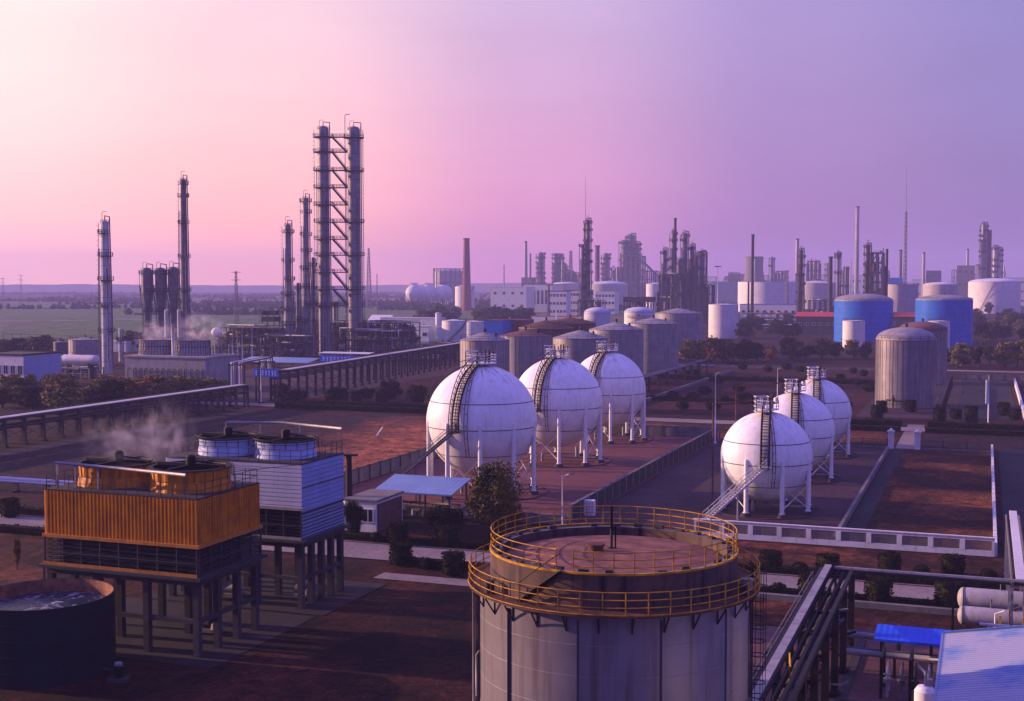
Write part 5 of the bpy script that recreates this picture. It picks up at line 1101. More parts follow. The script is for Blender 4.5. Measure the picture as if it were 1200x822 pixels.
a,b=gs(108,412); building('low white shed behind the far left column',a,b,18,8,4,'white_wall','white_wall',1,3); a,b=gs(146,412); building('low white shed behind the short thin column',a,b,14,8,4.5,'white_wall','white_wall',1,3)
t=site_thing('pipe_trestle','low grey pipe frame on the field at the left edge','pipe frame',*gs(4,402)); m=MB(); m.rail_line([(0,0,0),(22,0,0)],4.5,6,.14,2); m.build('frame',[M['mid_steel']],t)
# ================================================================ twin towers group
Y0=532
def colpx(l,u,y,v1,rb,rt,plats,c='column_steel',pipes=2,grp=None,top=True,pr=1.35,shape=None,det=True,lad=True,name='process_column',alad=None):
    hh=zat(y,v1); k=y/1500; prof=shape(hh,k) if shape else [(rb*k,0),(rb*k,hh*.28),(rt*k,hh*.62),(rt*k,hh-1)]
    return column(l,(xat(u,y),y),prof,plats(hh) if callable(plats) else plats,pipes,lad,top,c,grp,pr,name=name,detail=det,a_lad=alad)
tw=colpx('tall ringed tower on the left side of the braced twin pair',381,Y0,149,6.9,6.5,lambda h:[h*q for q in (.955,.89,.81,.735,.66,.585,.51,.44,.365,.29,.22)],'tower_steel',4,'braced twin towers',True,1.9,det=False,alad=left_of_front(85))
tw2=colpx('tall smooth tower on the right side of the braced twin pair',416.5,Y0+3,150,7.8,7.3,lambda h:[h*.955,h*.81,h*.585,h*.44,h*.29],'tower_steel',3,'braced twin towers',True,1.6,det=False,alad=left_of_front(-82))
hh=zat(Y0,149); dx=xat(416.5,Y0)-xat(381,Y0); r1=6.7*Y0/1500
for k,q in enumerate((.955,.89,.81,.735,.66,.585,.51,.44,.365,.29,.22)):
    m=MB(); z=hh*q; x0=r1+1.2; x1=dx-r1-.2; m.box(x0,-1.2,z-.2,x1,.6,z+.22); m.rail_line([(x0,-1.2,z+.2),(x1,-1.2,z+.2)],1.15,1.0,.05,2); m.rail_line([(x0,.6,z+.2),(x1,.6,z+.2)],1.15,1.5,.05,2); m.build('bridge',[M['dark_steel']],tw)
    if k<10:
        z2=hh*(.955,.89,.81,.735,.66,.585,.51,.44,.365,.29,.22)[k+1]; m=MB(); 
        for yy in (-1.1,-.3): m.bar((x0+.2,yy,z),(x1-.4,yy,z2+.2),.16,.8); m.bar((x0+.2,yy,z+1.1),(x1-.4,yy,z2+1.3),.13)
        n=18
        for i in range(n): f=(i+.5)/n; m.bar((x0+.2+(x1-x0-.6)*f,-1.1,z+(z2-z)*f),(x0+.2+(x1-x0-.6)*f,-.3,z+(z2-z)*f),.28,.05)
        m.build('stair_flight',[M['dark_steel']],tw)
m=MB(); m.tube([(dx-r1-1.2,-.4,2),(dx-r1-1.2,-.4,hh+4.5),(dx-r1-.9,-.4,hh+5),(dx-r1+.8,-.4,hh+5.2)],.16,6); m.build('riser_pipe',[M['mid_steel']],tw)
colpx('slender dark tower immediately left of the twin pair',360,525,231,6,3.4,lambda h:[h*q for q in (.97,.9,.76,.66,.55,.44,.33,.22)],'tower_steel',3,None,True,1.3)
colpx('dark tower with pipe hoops, leftmost of the twin tower group',339,515,262,5.8,3.6,lambda h:[h*q for q in (.93,.72,.58,.47,.36,.25)],'tower_steel',3,None,True,1.4)
for (u,y,v1,l) in ((393,538,352,'short pale column at the foot of the twin pair'),(432.5,540,377,'short grey column right of the twin pair'),(350,520,330,'thin dark column between the two left towers'),(368,530,300,'thin dark column hugging the ringed twin tower')):
    colpx(l,u,y,v1,2.4,2.0,lambda h:[h*.9,h*.5],'pale_steel' if 'pale' in l or 'grey' in l else 'column_steel',1,None,False,.8)
def pframe(l,u0,u1,y,v1,d=14,nx=6,nz=3,seed=1,busy=18,ves=5,steel='dark_steel'):
    X0=xat(u0,y); X1=xat(u1,y); return process_frame(l,0,0,(X1-X0)/cA*.97,d,zat(y,v1),nx,nz,seed,None,steel,busy,(X0,y),ves)
pframe('dark process structure with white posts left of the twin towers',258,336,520,384,16,8,3,21,75,9)
pframe('dark process structure crowded with pipes at the feet of the towers',332,420,545,378,16,8,3,22,80,9)
pframe('dark block of process equipment right of the twin towers',422,474,530,379,18,6,4,23,90,10)
pframe('dark pipe rack structure in front of the left tower feet',302,372,506,394,10,7,3,25,60,7); pframe('dark pipe rack structure in front of the right tower feet',396,470,512,388,10,7,3,26,70,8,'black_iron')
t=thing('air_cooler','dark air cooler box on top of the left process structure','air cooler',(xat(307,525),525,0),-AZ); zb=zat(525,377)
m=MB(); m.box(0,0,zb,6.2,5,zb+2.0); m.box(.2,.3,zb+2.6,5.8,4.6,zb+4.4); m.build('body',[M['dark_steel']],t)
m=MB()
for x in (.2,5.8):
    for y_ in (.3,4.6): m.box(x-.15,y_-.15,0,x+.15,y_+.15,zb+2.6)
m.tube([(-1,0,zb-2),(-1,0,zb+5.5),(0,0,zb+5.5)],.15,6); m.tube([(3,0,zb+4.4),(3,0,zb+6),(6.2,0,zb+6),(6.2,0,zb+3)],.14,6); m.build('frame',[M['mid_steel']],t)
for k,u in enumerate((273,279,284.5,296)): 
    y=505; pole('white post in front of the dark process structure, %s from the left'%ORD[k],(xat(u,y),y),zat(y,(388,387,384,380)[k]),.22,lamp=0,name='white_post',cat='post',group='white posts by the process structure')
t=thing('ball_tank','small white ball tank at the left end of the dark process structure','ball tank',(xat(254.5,512),512,0),0); zc=zat(512,390); m=MB(); m.lathe([(.02,zc-2.1)]+[(2.1*math.cos(R_(d)),zc+2.1*math.sin(R_(d))) for d in range(-80,81,10)]+[(.02,zc+2.1)],24,share=True); m.build('shell',[M['tank_white']],t); m=MB()
for k in range(4): p=pol(1.9,k*PI/2+.6); m.tube([(p[0],p[1],0),(p[0],p[1],zc-.4)],.14,6)
m.build('leg',[M['pale_steel']],t)
# flat blue canopies in front
y=455; X0,X1=xat(279,y),xat(366,y); z=zat(y,421.5); shed('long thin blue canopy in front of the tower feet',0,0,(X1-X0)/cA,9,z-.7,z+.6,'canopy_blue',None,6,.9,xy=(X0,y))
y=470; X0,X1=xat(373,y),xat(438,y); z=zat(y,413.5); shed('pale flat canopy above the blue banner under the twin towers',0,0,(X1-X0)/cA*.95,5,z-.1,z+.2,'tank_white',None,6,.9,xy=(X0,y))
pframe('low pipe structure between the towers and the long grey tanks',476,545,505,404,8,6,2,25,26,3)
pframe('low tangle of pipes behind the higher rack',420,520,480,418,6,8,1,26,20,4,'mid_steel')
# small white buildings behind
a,b=gs(436,395); 
y=760; building('long low white building right of the twin towers',0,0,38,10,zat(y,373),'white_wall','white_wall',1,6,(1.6,1.4),.2,xy=(xat(446,y),y))
y=640; building('small white flat building with two windows behind the process block',0,0,14,9,zat(y,383),'white_wall','white_wall',1,3,(2.2,1.8),.3,xy=(xat(473,y),y),door=True)
y=690; building('pale pump house left of the white storage tank',0,0,12,8,zat(y,384),'pale_clad','white_wall',1,3,(2,1.8),.3,xy=(xat(489,y),y))
y=800; building('white shed with a curved roof beside the right twin tower',0,0,14,14,zat(y,377),'white_wall','white_wall',1,2,(1.5,1.5),0,pitched=4,xy=(xat(431,y),y))
y=700; storage_tank('slim white upright tank behind the pale pump house',(xat(514,y),y),3.6/1500*y,zat(y,367),'cone',.4,'tank_white','tank_white',0,3,False)
# ================================================================ STORAGE TANKS
for (l,u,y,r,vr,rh,sh,rf,ribs) in (
  ('ribbed grey tank with a pale cone roof directly behind the nearest large sphere',568,308,5.95,398.5,1.9,'tank_grey','tank_roof',26),
  ('grey tank with a rusty roof between the first two large spheres',616,342,6.9,393.5,1.6,'tank_grey','rust_roof',22),
  ('grey tank with a pale rim just behind the middle large sphere',680,357,7.7,396,2.2,'tank_grey','tank_roof',0),
  ('long row grey tank with a low cone roof behind the farthest large sphere',722,385,8.2,386,2.2,'tank_grey','tank_roof',0),
  ('tallest grey tank at the right end of the long row behind the spheres',765,413,8.2,379,1.8,'tank_grey','tank_roof',0),
  ('lighter grey tank with a dented roof rim behind the long row',795,520,9.6,367,2.0,'tank_grey','tank_roof',0)):
    storage_tank(l,(xat(u,y),y),r,zat(y,vr),'cone',rh,sh,rf,ribs,7,True)
y=440; storage_tank('wide tank with a dark brown rusty roof, left of two rusty roofs',(xat(640,y),y),32/1500*y,zat(y,384),'cone',2.6,'rust','rust',0,5)
y=480; storage_tank('wide tank with a dark brown rusty roof, right of two rusty roofs',(xat(668,y),y),30/1500*y,zat(y,378),'cone',2.0,'rust','rust',0,5)
y=620; storage_tank('pale blue domed tank left of the domes before the refinery',(xat(700,y),y),16/1500*y,zat(y,367),'dome',2.8,'pale_clad','pale_clad',0,4)
y=640; storage_tank('pale domed tank right of the domes before the refinery',(xat(749,y),y),18/1500*y,zat(y,366),'dome',2.6,'tank_white','pale_clad',0,4)
y=560; storage_tank('tank with a reddish rim and scaffold in front of the pale domes',(xat(748,y),y),13/1500*y,zat(y,373),'cone',.8,'tank_white','rust_roof',0,4)
y=640; storage_tank('white tank with a diagonal stair left of the blue and red shed',(xat(532.5,y),y),14.5/1500*y,zat(y,376),'cone',.8,'tank_white','tank_white',0,5,stair=(left_of_front(35),left_of_front(-70)))
y=660; storage_tank('plain white tank touching the tank with the diagonal stair',(xat(556,y),y),13/1500*y,zat(y,377),'cone',.6,'tank_white','tank_white',0,5)
y=700; storage_tank('white cylinder tank with a bright sunlit side right of the grey row',(xat(847,y),y),17.2/1500*y,zat(y,357),'cone',.5,'tank_white','tank_white',0,3,nozzle=True)
a,b=gs(1061,476); storage_tank('big ribbed metal tank with a sunlit left side on the right',(xat(1061,312),312),7.15,zat(312,398),'dome',3.0,'clad_metal','tank_roof',44,8)
storage_tank('ribbed metal tank hidden behind the big ribbed one',(xat(1080,384),384),7.1,zat(384,387),'dome',2.6,'clad_metal','rust_roof',30,8)
x,y=xat(1061,312),312
t=thing('valve_platform','small rusty valve platform at the foot of the big ribbed tank',"valve platform",(x-4.9,y-6.4,0),-AZ); m=MB(); m.tube([(0,0,0),(0,0,3.2)],.22,8); m.lathe([(.5,1.8),(.5,2.5),(.1,2.6)],10); m.tube([(-1.6,0,2.0),(2.4,0,1.7),(3.4,0,.4)],.16,8); m.rail_line([(-1,-.6,.5),(2.6,-.6,.5)],1.1,.9,.04,2); m.build('valve',[M['rust']],t)
y=660; storage_tank('wide bright blue tank with a domed grey roof, left of the two blue ones',(xat(1010.5,y),y),33.3/1500*y,zat(y,352.5),'dome',3.6,'tank_blue','tank_roof',0,8,True,stair=(left_of_front(-20),left_of_front(-80)))
y=630; storage_tank('wide bright blue tank with a domed grey roof, right of the two blue ones',(xat(1104.5,y),y),32/1500*y,zat(y,351.5),'dome',2.4,'tank_blue','tank_roof',18,8)
y=590; storage_tank('small white tank in front of the left blue tank',(xat(999.5,y),y),12.7/1500*y,zat(y,376),'cone',.3,'tank_white','tank_white',0,3)
y=560; storage_tank('small white tank between the ribbed tank and the right blue tank',(xat(1099,y),y),12.3/1500*y,zat(y,376.5),'cone',.3,'tank_white','tank_white',0,3)
# far floating roof tanks
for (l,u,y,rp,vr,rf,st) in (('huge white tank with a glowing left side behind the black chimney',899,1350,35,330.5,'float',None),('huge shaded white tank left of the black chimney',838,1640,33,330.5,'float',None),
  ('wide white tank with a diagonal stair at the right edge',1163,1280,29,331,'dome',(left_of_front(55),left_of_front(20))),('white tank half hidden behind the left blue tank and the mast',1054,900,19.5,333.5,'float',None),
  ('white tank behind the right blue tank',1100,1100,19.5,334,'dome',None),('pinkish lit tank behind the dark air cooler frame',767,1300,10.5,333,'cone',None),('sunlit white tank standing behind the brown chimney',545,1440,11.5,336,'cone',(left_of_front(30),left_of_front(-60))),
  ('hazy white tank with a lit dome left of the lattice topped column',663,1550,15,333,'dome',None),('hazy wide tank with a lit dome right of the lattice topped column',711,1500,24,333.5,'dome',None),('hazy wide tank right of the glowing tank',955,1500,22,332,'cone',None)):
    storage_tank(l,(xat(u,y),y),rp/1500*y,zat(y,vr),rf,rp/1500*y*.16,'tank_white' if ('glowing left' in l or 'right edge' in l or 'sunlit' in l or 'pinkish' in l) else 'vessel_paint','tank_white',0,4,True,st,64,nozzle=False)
# ================================================================ BACKGROUND REFINERY
LAT=lambda *q:(lambda h:[h*x for x in q])
chimney('dark red brick chimney rising from the white factory yard',(xat(547,1400),1400),5.6*1400/1500,3.4*1400/1500,zat(1400,279.5),'chimney_brick')
chimney('tall thin black chimney in front of the glowing white tank',(xat(880.5,980),980),1.9*980/1500,1.6*980/1500,zat(980,275),'black_iron')
chimney('short thin black stack just left of the tall black chimney',(xat(876,985),985),.8,.7,zat(985,330),'black_iron',cap=False)
y=1650; hh=zat(y,242); chimney('pale chimney with faded red and white bands behind the left blue tank',(xat(1002,y),y),3.0,2.2,hh,'pale_concrete',[(hh*.66,hh*.75),(hh*.83,hh*.92)],True,band_mat='faded_band')
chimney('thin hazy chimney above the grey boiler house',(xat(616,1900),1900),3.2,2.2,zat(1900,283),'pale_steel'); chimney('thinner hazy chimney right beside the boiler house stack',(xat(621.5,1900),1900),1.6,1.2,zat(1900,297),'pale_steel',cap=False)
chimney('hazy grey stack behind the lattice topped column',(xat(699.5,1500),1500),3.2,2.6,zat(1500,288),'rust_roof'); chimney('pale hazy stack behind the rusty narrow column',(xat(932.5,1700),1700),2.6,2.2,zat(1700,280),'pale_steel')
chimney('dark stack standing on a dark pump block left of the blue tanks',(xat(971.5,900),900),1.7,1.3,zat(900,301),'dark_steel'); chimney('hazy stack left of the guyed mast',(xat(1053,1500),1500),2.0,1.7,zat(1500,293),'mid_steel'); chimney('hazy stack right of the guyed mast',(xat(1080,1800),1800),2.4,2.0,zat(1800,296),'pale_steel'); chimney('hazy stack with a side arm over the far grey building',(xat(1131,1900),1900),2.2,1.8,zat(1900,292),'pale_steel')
# hyperboloid cooling tower
y=1900; t=thing('natural_draught_tower','hazy hyperbolic cooling tower behind the glowing white tank','cooling tower',(xat(882.5,y),y,0),0); hh=zat(y,301); m=MB(); rb=20; prof=[]
for k in range(15): f=k/14; prof.append((math.sqrt(12.4**2+((f-.82)*26)**2)+.4,hh*f))
m.lathe(prof,40,share=True); m.lathe([(prof[-1][0],hh),(prof[-1][0]-1,hh),(prof[-1][0]-1,hh-8)],40); m.build('shell',[M['concrete']],t)
# column with lattice mast
y=900
colpx('dark ringed column with a lattice top left of centre, taller of two',688.5,y,258,3.4,2.4,LAT(.97,.9,.8,.7,.6,.5,.4,.3,.2),'column_steel',3,None,True,1.6); colpx('dark ringed column touching the lattice topped one, shorter of two',682.5,y,286,2.4,2.0,LAT(.97,.86,.74,.6,.46,.3),'column_steel',2,None,False,1.4)
lattice_mast('needle thin lattice mast beside the dark ringed column',(xat(685.5,y+5),y+5),1.8,.9,zat(y,262),'dark_steel',zat(y,206)-zat(y,262),False,18,0,bw=.2)
pframe('dark pipe structure at the foot of the ringed columns',677,704,895,352,10,4,3,31,16,3)
# refinery cluster
y=980
for (u,yy,v1,rb,rt,pl,c,l,dt_) in ((778,y,293,3.0,2.7,LAT(.95,.85,.72,.6,.45,.3),'column_steel','dark ringed column at the left of the refinery cluster',1),(788,y+8,272,3.0,2.2,LAT(.97,.9,.8,.7,.6,.5,.4,.28),'column_steel','ringed dark column under the slim capped stack',1),(801.5,y,274,3.6,3.2,LAT(.97,.92,.82,.7,.58,.46,.34),'column_steel','thick dark column at the heart of the refinery cluster',1),(810,y+6,288,2.6,2.4,LAT(.95,.8,.62,.44),'column_steel','dark column right of the thick cluster column',1),(815,y-10,298,2.6,2.6,LAT(.95,.8,.65,.5,.35),'rust','column with orange sunlight put into its colour in the refinery cluster',1),(822,y-4,296,3.0,2.8,LAT(.95,.75,.5),'column_steel','grey column at the right end of the refinery cluster',1),(795,y-8,306,2.6,2.4,LAT(.95,.7,.45),'column_steel','shorter column in front of the refinery cluster',1)):  # the orange column carries its sunlit tone in the material colour
    colpx(l,u,yy,v1,rb,rt,pl,c,3,'refinery cluster columns',True,1.5)
chimney('slim capped stack, the tallest of the refinery cluster',(xat(790,y+12),y+12),1.4,1.0,zat(y,255),'dark_steel')
for k,(u0,u1,v1,sd,l) in enumerate(((772,798,306,41,'open steel structure on the left of the refinery cluster'),(796,813,300,42,'open steel structure in the middle of the refinery cluster'),(810,833,318,43,'open steel structure on the right of the refinery cluster'))): pframe(l,u0,u1,y+(-4,4,-6)[k],v1+16,8,3,4,sd,16,2)
t=thing('overhead_line','big bent overhead pipe at the right end of the refinery cluster','pipe',(xat(827,y-12),y-12,0),0); m=MB(); hh=zat(y,296); m.tube([(-7,0,hh-3),(-7,0,hh),(-1,0,hh+.8),(0,0,hh),(0,0,hh*.55),(1.8,0,hh*.5),(1.8,0,2)],.7,8); m.build('pipe',[M['mid_steel']],t)
y=860; X0=xat(731,y); t=process_frame('dark air cooler frame in front of the refinery cluster',0,0,(xat(760,y)-X0),14,zat(y,350),4,2,44,None,'black_iron',14,(X0,y),3); m=MB(); m.box(-.5,-.5,zat(y,354),18,14.5,zat(y,350)+1); m.build('cooler_box',[M['dark_steel']],t)
colpx('slim dark conical vessel beside the air cooler frame',770,870,341,2.6,1.2,LAT(.6),'dark_steel',1,None,False,.8)
# hazy groups
for (u,y,v1,rb,rt,l) in ((633.5,1800,297,4.2,3.4,'hazy banded tower right of the boiler house'),(651.5,1850,298,3.0,2.8,'hazy tower, left of a close pair'),(657,1850,298,2.6,2.2,'hazy tower, right of a close pair'),(661.5,1800,313,2.0,1.8,'short hazy tower beside the close pair'),(709.5,1750,298,4.0,3.6,'hazy stout tower right of the lattice topped column')): colpx(l,u,y,v1,rb,rt,LAT(.98,.9,.8,.7,.6,.5,.4,.3),'column_steel',2,'hazy towers beyond the offices',False,2.0,det=False)
lattice_mast('hazy lattice mast between the pair of towers and the lattice topped column',(xat(668.5,1850),1850),6,2.5,zat(1850,294),'mid_steel',0,False,18,0,bw=.5)
y=1800
for (u,v1,rb,l) in ((732,284,5.5,'hazy broad reactor tower, left part of the stepped complex'),(739,277,4.4,'hazy reactor tower, the peak of the stepped complex'),(745,286,3.6,'hazy reactor tower, right part of the stepped complex')): colpx(l,u,y,v1,rb,rb,LAT(.98,.9,.8,.7,.55,.4),'column_steel',2,'hazy stepped reactor complex',True,2.2,det=False)
pframe('hazy steel block left of the stepped reactor complex',716,731,y,314,20,4,4,51,16,3,'mid_steel'); pframe('hazy steel block right of the stepped reactor complex',748,768,y,318,20,4,4,52,18,3,'mid_steel')
pframe('hazy steel block wrapped around the stepped reactor complex',727,750,y-10,300,24,4,7,53,20,4,'mid_steel')
t=thing('transfer_gallery','hazy sloping gallery running down from the reactor complex','gallery',(xat(752,y),y,0),0); m=MB(); m.bar((0,0,zat(y,306)),(xat(772,y)-xat(752,y),0,zat(y,326)),2.5,3); 
for f in (.3,.7): X=(xat(772,y)-xat(752,y))*f; m.bar((X,0,0),(X,0,zat(y,306)+(zat(y,326)-zat(y,306))*f),1)
m.build('gallery',[M['column_steel']],t)
y=1000
# right background
colpx('rusty narrow column with a pointed top above the red roofed shed',937,y-80,293,3.2,2.2,LAT(.9,.78,.66,.54,.42,.3),'rust',3,None,True,1.6)
colpx('slim dark ringed column left of the striped chimney',980.5,1050,297,2.0,1.7,LAT(.97,.93,.7,.5),'column_steel',1,None,True,1.8); colpx('thin dark column between the ringed column and the striped chimney',990,1100,312,1.7,1.4,LAT(.95,.6),'column_steel',1,None,False,1.2)
colpx('rusty column rising from behind the left blue tank',1015,800,287,2.6,2.3,LAT(.97,.88,.76,.64,.5,.36),'rust',3,None,True,1.4); colpx('thin dark column beside the steel tower behind the left blue tank',1032,815,310,1.6,1.4,LAT(.9,.6),'column_steel',1,None,False,1.0)
pframe('open steel tower behind the left blue tank',1019,1031,805,296,10,2,8,61,12,2,'mid_steel'); chimney('thin stack on the steel tower behind the left blue tank',(xat(1037,815),815),.9,.8,zat(815,292),'dark_steel',cap=False)
pframe('hazy steel frame behind the rusty narrow column',944,957,1500,306,16,3,5,62,14,3,'mid_steel'); pframe('dark pump block with pipes left of the blue tanks',946,976,905,352,12,5,2,63,24,5); pframe('dark pipework below the glowing white tank',866,932,960,368,12,8,2,64,26,4)
lattice_mast('very tall needle mast behind the blue tanks',(xat(1058.5,950),950),2.2,1.0,zat(950,248),'mid_steel',zat(950,196)-zat(950,248),False,26,0,bw=.22)
colpx('silver ringed column at the far right, left of a close pair',1149.5,1400,263,3.0,2.8,LAT(.97,.92,.86,.8,.74,.68,.62,.55,.48),'clad_metal',2,None,True,1.8,det=False); 
y=1405; t=thing('slab_tower','flat dark slab tower attached to the silver ringed column','tower',(xat(1155.5,y),y,0),0); m=MB(); m.box(-2.2,-2,0,2.2,2,zat(y,271)); m.build('shaft',[M['dark_steel']],t); m=MB(); m.box(-2.5,-2.3,zat(y,271)+.01,2.5,2.3,zat(y,271)+1); m.build('cap',[M['mid_steel']],t)
for u,v1,l in ((1163,290,'hazy ringed column right of the slab tower, left of two'),(1168,292,'hazy ringed column right of the slab tower, right of two')): colpx(l,u,1600,v1,2.6,2.4,LAT(.97,.88,.78,.68,.58,.48),'column_pale',1,None,True,1.6,det=False)
# buildings
def bld(l,u0,u1,y,v1,d,wall,roof,rows,cols,win=(2,1.8),side=0,pitched=0,cat='building',name='building',par=.5):
    X0=xat(u0,y); X1=xat(u1,y); return building(l,0,0,(X1-X0)/cA*.96,d,zat(y,v1),wall,roof,rows,cols,win,par,side,name,cat,xy=(X0,y),pitched=pitched)
t=bld('white factory hall with a few dark square windows right of the brown chimney',575,618,1300,337,26,'white_wall','white_wall',2,4,(2.6,2.6),name='factory'); bld('pale factory wing with tall vertical windows',614,648,1320,334,30,'white_wall','concrete',1,7,(2.2,14),name='factory'); bld('grey boiler house below the thin hazy chimneys',611,623,1880,326,20,'concrete','concrete',2,2,(3,3)); 
bld('white three storey office with rows of windows, left block',643,664,1180,342,14,'white_wall','rust_roof',3,5,(2.2,2.4)); bld('white three storey office with rows of windows, right block',660,690,1200,341,16,'white_wall','rust_roof',3,8,(2.2,2.4)); bld('pale office block right of the lattice topped column',697,720,1250,343,16,'white_wall','white_wall',3,6,(2.2,2.4))
bld('long white wall building with a red roof line below the offices',623,684,900,371,10,'white_wall','red_roof',1,0,(1,1),0,0,'shed','warehouse',.15); bld('blue ended shed between the white tanks and the rusty roofs',567,590,610,376,12,'tank_blue','rust_roof',1,0,(1,1),0,0,'shed','warehouse',.1); bld('dark red shed joined to the blue ended shed',588,617,620,375.5,12,'red_wall','rust_roof',1,0,(1,1),0,0,'shed','warehouse',.1)
bld('red roofed shed below the rusty narrow column',932,979,770,371,14,'concrete_dark','red_roof',1,6,(2,1.6),0,2.6,'shed','warehouse',0); bld('red roofed shed between the two blue tanks',1040,1075,800,371,14,'concrete_dark','red_roof',1,3,(2,1.6),0,2.6,'shed','warehouse',0)
bld('low blue roofed office under the glowing white tank',866,930,1050,357,12,'white_wall','bright_blue',1,8,(2.5,2),0,0,'building','building',.1); bld('low pale roofed pump house left of the red roof',893,930,760,381,8,'concrete_dark','pale_clad',1,4,(2,1.5),0,0,'shed','warehouse',.1)
bld('blue curtain like shed behind the guyed mast',1038,1054,1500,326,14,'tank_blue','tank_blue',1,0,(1,1),0,0,'shed','warehouse',.1); bld('hazy grey boiler block at the far right',1119,1138,1850,312,24,'concrete','concrete',3,3,(4,4)); bld('hazy white block right of the ringed columns',1175,1200,1700,326,20,'white_wall','white_wall',3,6,(2.5,2.5)); bld('hazy frame building left of the far grey boiler block',1083,1099,1800,318,20,'concrete','concrete',3,4,(3,3))
for k in range(16):
    u=rnd.uniform(770,1195); y=rnd.uniform(1900,2500); w_=rnd.uniform(10,26); 
    bld('hazy distant works block on the horizon, %s of the far row'%ORD[k],u,u+w_,y,rnd.uniform(321,329),20,['concrete','white_wall','pale_clad'][k%3],'concrete',2,4,(4,4),name='works_block')
    bpy.data.objects[-1]
us=sorted([rnd.uniform(575,770) for k in range(7)]+[rnd.uniform(780,1198) for k in range(15)])
for k,u in enumerate(us):
    y=rnd.uniform(1700,2500); nm='thin hazy structure on the far skyline, %s from the left'%('twenty-%s'%ORD[k-20] if k>=20 else ORD[k])
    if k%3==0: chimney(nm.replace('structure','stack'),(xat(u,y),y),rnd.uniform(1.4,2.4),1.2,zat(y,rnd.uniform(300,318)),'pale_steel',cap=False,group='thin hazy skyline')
    elif k%3==1: colpx(nm.replace('structure','column'),u,y,rnd.uniform(300,319),2.4,2.0,LAT(.95,.8,.65,.5,.35),'column_steel',1,'thin hazy skyline',False,1.5)
    else: t_=pframe(nm.replace('structure','steel frame'),u,u+rnd.uniform(6,13),y,rnd.uniform(311,321),14,3,4,70+k,8,2,'mid_steel'); t_['group']='thin hazy skyline'
# three far gas spheres and gas holder
for k,(u,l) in enumerate(((486,'hazy far gas sphere, leftmost of three left of the brown chimney'),(503,'hazy far gas sphere, middle of three left of the brown chimney'),(520,'hazy far gas sphere nearest the brown chimney'))):
    y=1800; r=12.5; zc=zat(y,344); zc=max(zc,r+3); t=thing('gas_sphere',l,'gas tank',(xat(u,y),y,0),0,'hazy far gas spheres'); m=MB(); m.lathe([(.02,zc-r)]+[(r*math.cos(R_(d)),zc+r*math.sin(R_(d))) for d in range(-84,85,7)]+[(.02,zc+r)],32,share=True); m.build('shell',[M['tank_white']],t); m=MB()
    for q in range(8): p=pol(r*.98,q*PI/4+.3); m.tube([(p[0],p[1],0),(p[0],p[1],zc)],.8,6)
    m.build('leg',[M['tank_white']],t); m=MB(); m.box(-5,-3,zc+r,5,3,zc+r+.5); m.rail_line([(-5,-3,zc+r+.5),(5,-3,zc+r+.5)],1.5,2.5,.2,2); m.build('top_platform',[M['mid_steel']],t)
y=2000; t=thing('gas_holder','hazy wide gas holder with a railed top left of the brown chimney','gas holder',(xat(526,y),y,0),0); hh=zat(y,316); m=MB(); m.lathe([(23,0),(23,hh-3)],48); m.build('shell',[M['pale_steel']],t); m=MB(); m.lathe([(23,hh-3),(14,hh+.5),(.02,hh+2)],48); m.build('roof',[M['pale_steel']],t); m=MB()
for k in range(18): a=2*PI*k/18; m.bar(pol(23.4,a,0),pol(23.4,a,hh+2),.9)
m.ring(23.4,hh+1,.4,36); m.ring(23.4,hh*.6,.4,36); m.build('guide_frame',[M['mid_steel']],t)
# masts
lattice_mast('hazy lattice mast just right of the twin towers',(xat(433,1500),1500),6,1.2,zat(1500,291),'mid_steel',0,False,16,0,bw=.4)
pole('thin dark pole right of the twin towers',(xat(442.5,1100),1100),zat(1100,321),.5,'mid_steel',name='flag_pole',cat='pole')
lattice_mast('thin transmission mast on the farm field left of the towers',(xat(278,900),900),3,1,zat(900,318),'mid_steel',0,False,14,2,bw=.25)
for k,u in enumerate((6,27)): lattice_mast(['hazy transmission mast in the far field at the left edge','hazy transmission mast second in the far field'][k],(xat(u,1500),1500),4,1.2,zat(1500,356-30*(k==0)-34*(k==1)),'mid_steel',0,False,14,2,bw=.16)
x,y=gw(0,0,0) if False else (xat(833,850),850); pole('pale floodlight mast behind the white cylinder tank',(xat(840,850),850),zat(850,313),.35,lamp=0,name='floodlight_mast',cat='mast'); m=MB(); m.box(-2.2,-.4,0,2.2,.4,.6); o=m.build('lamp_head',[M['mid_steel']],[o for o in bpy.data.objects if o.name.startswith('floodlight_mast')][-1]); o.location=(0,0,zat(850,313))
lattice_mast('dark power mast left of the office block',(xat(643,1000),1000),1.6,.8,zat(1000,334),'dark_steel',0,False,10,2,bw=.25); lattice_mast('power mast in front of the glowing white tank',(xat(921,1200),1200),2.4,1.2,zat(1200,317),'mid_steel',0,False,10,2,bw=.3)
for k,(u,v,l) in enumerate(((652,368,'white post left of the long red lined building'),(597.5,379,'white post in front of the factory trees'))): pole(l,(xat(u,850),850),zat(850,v-7),.5,name='white_post',cat='post')
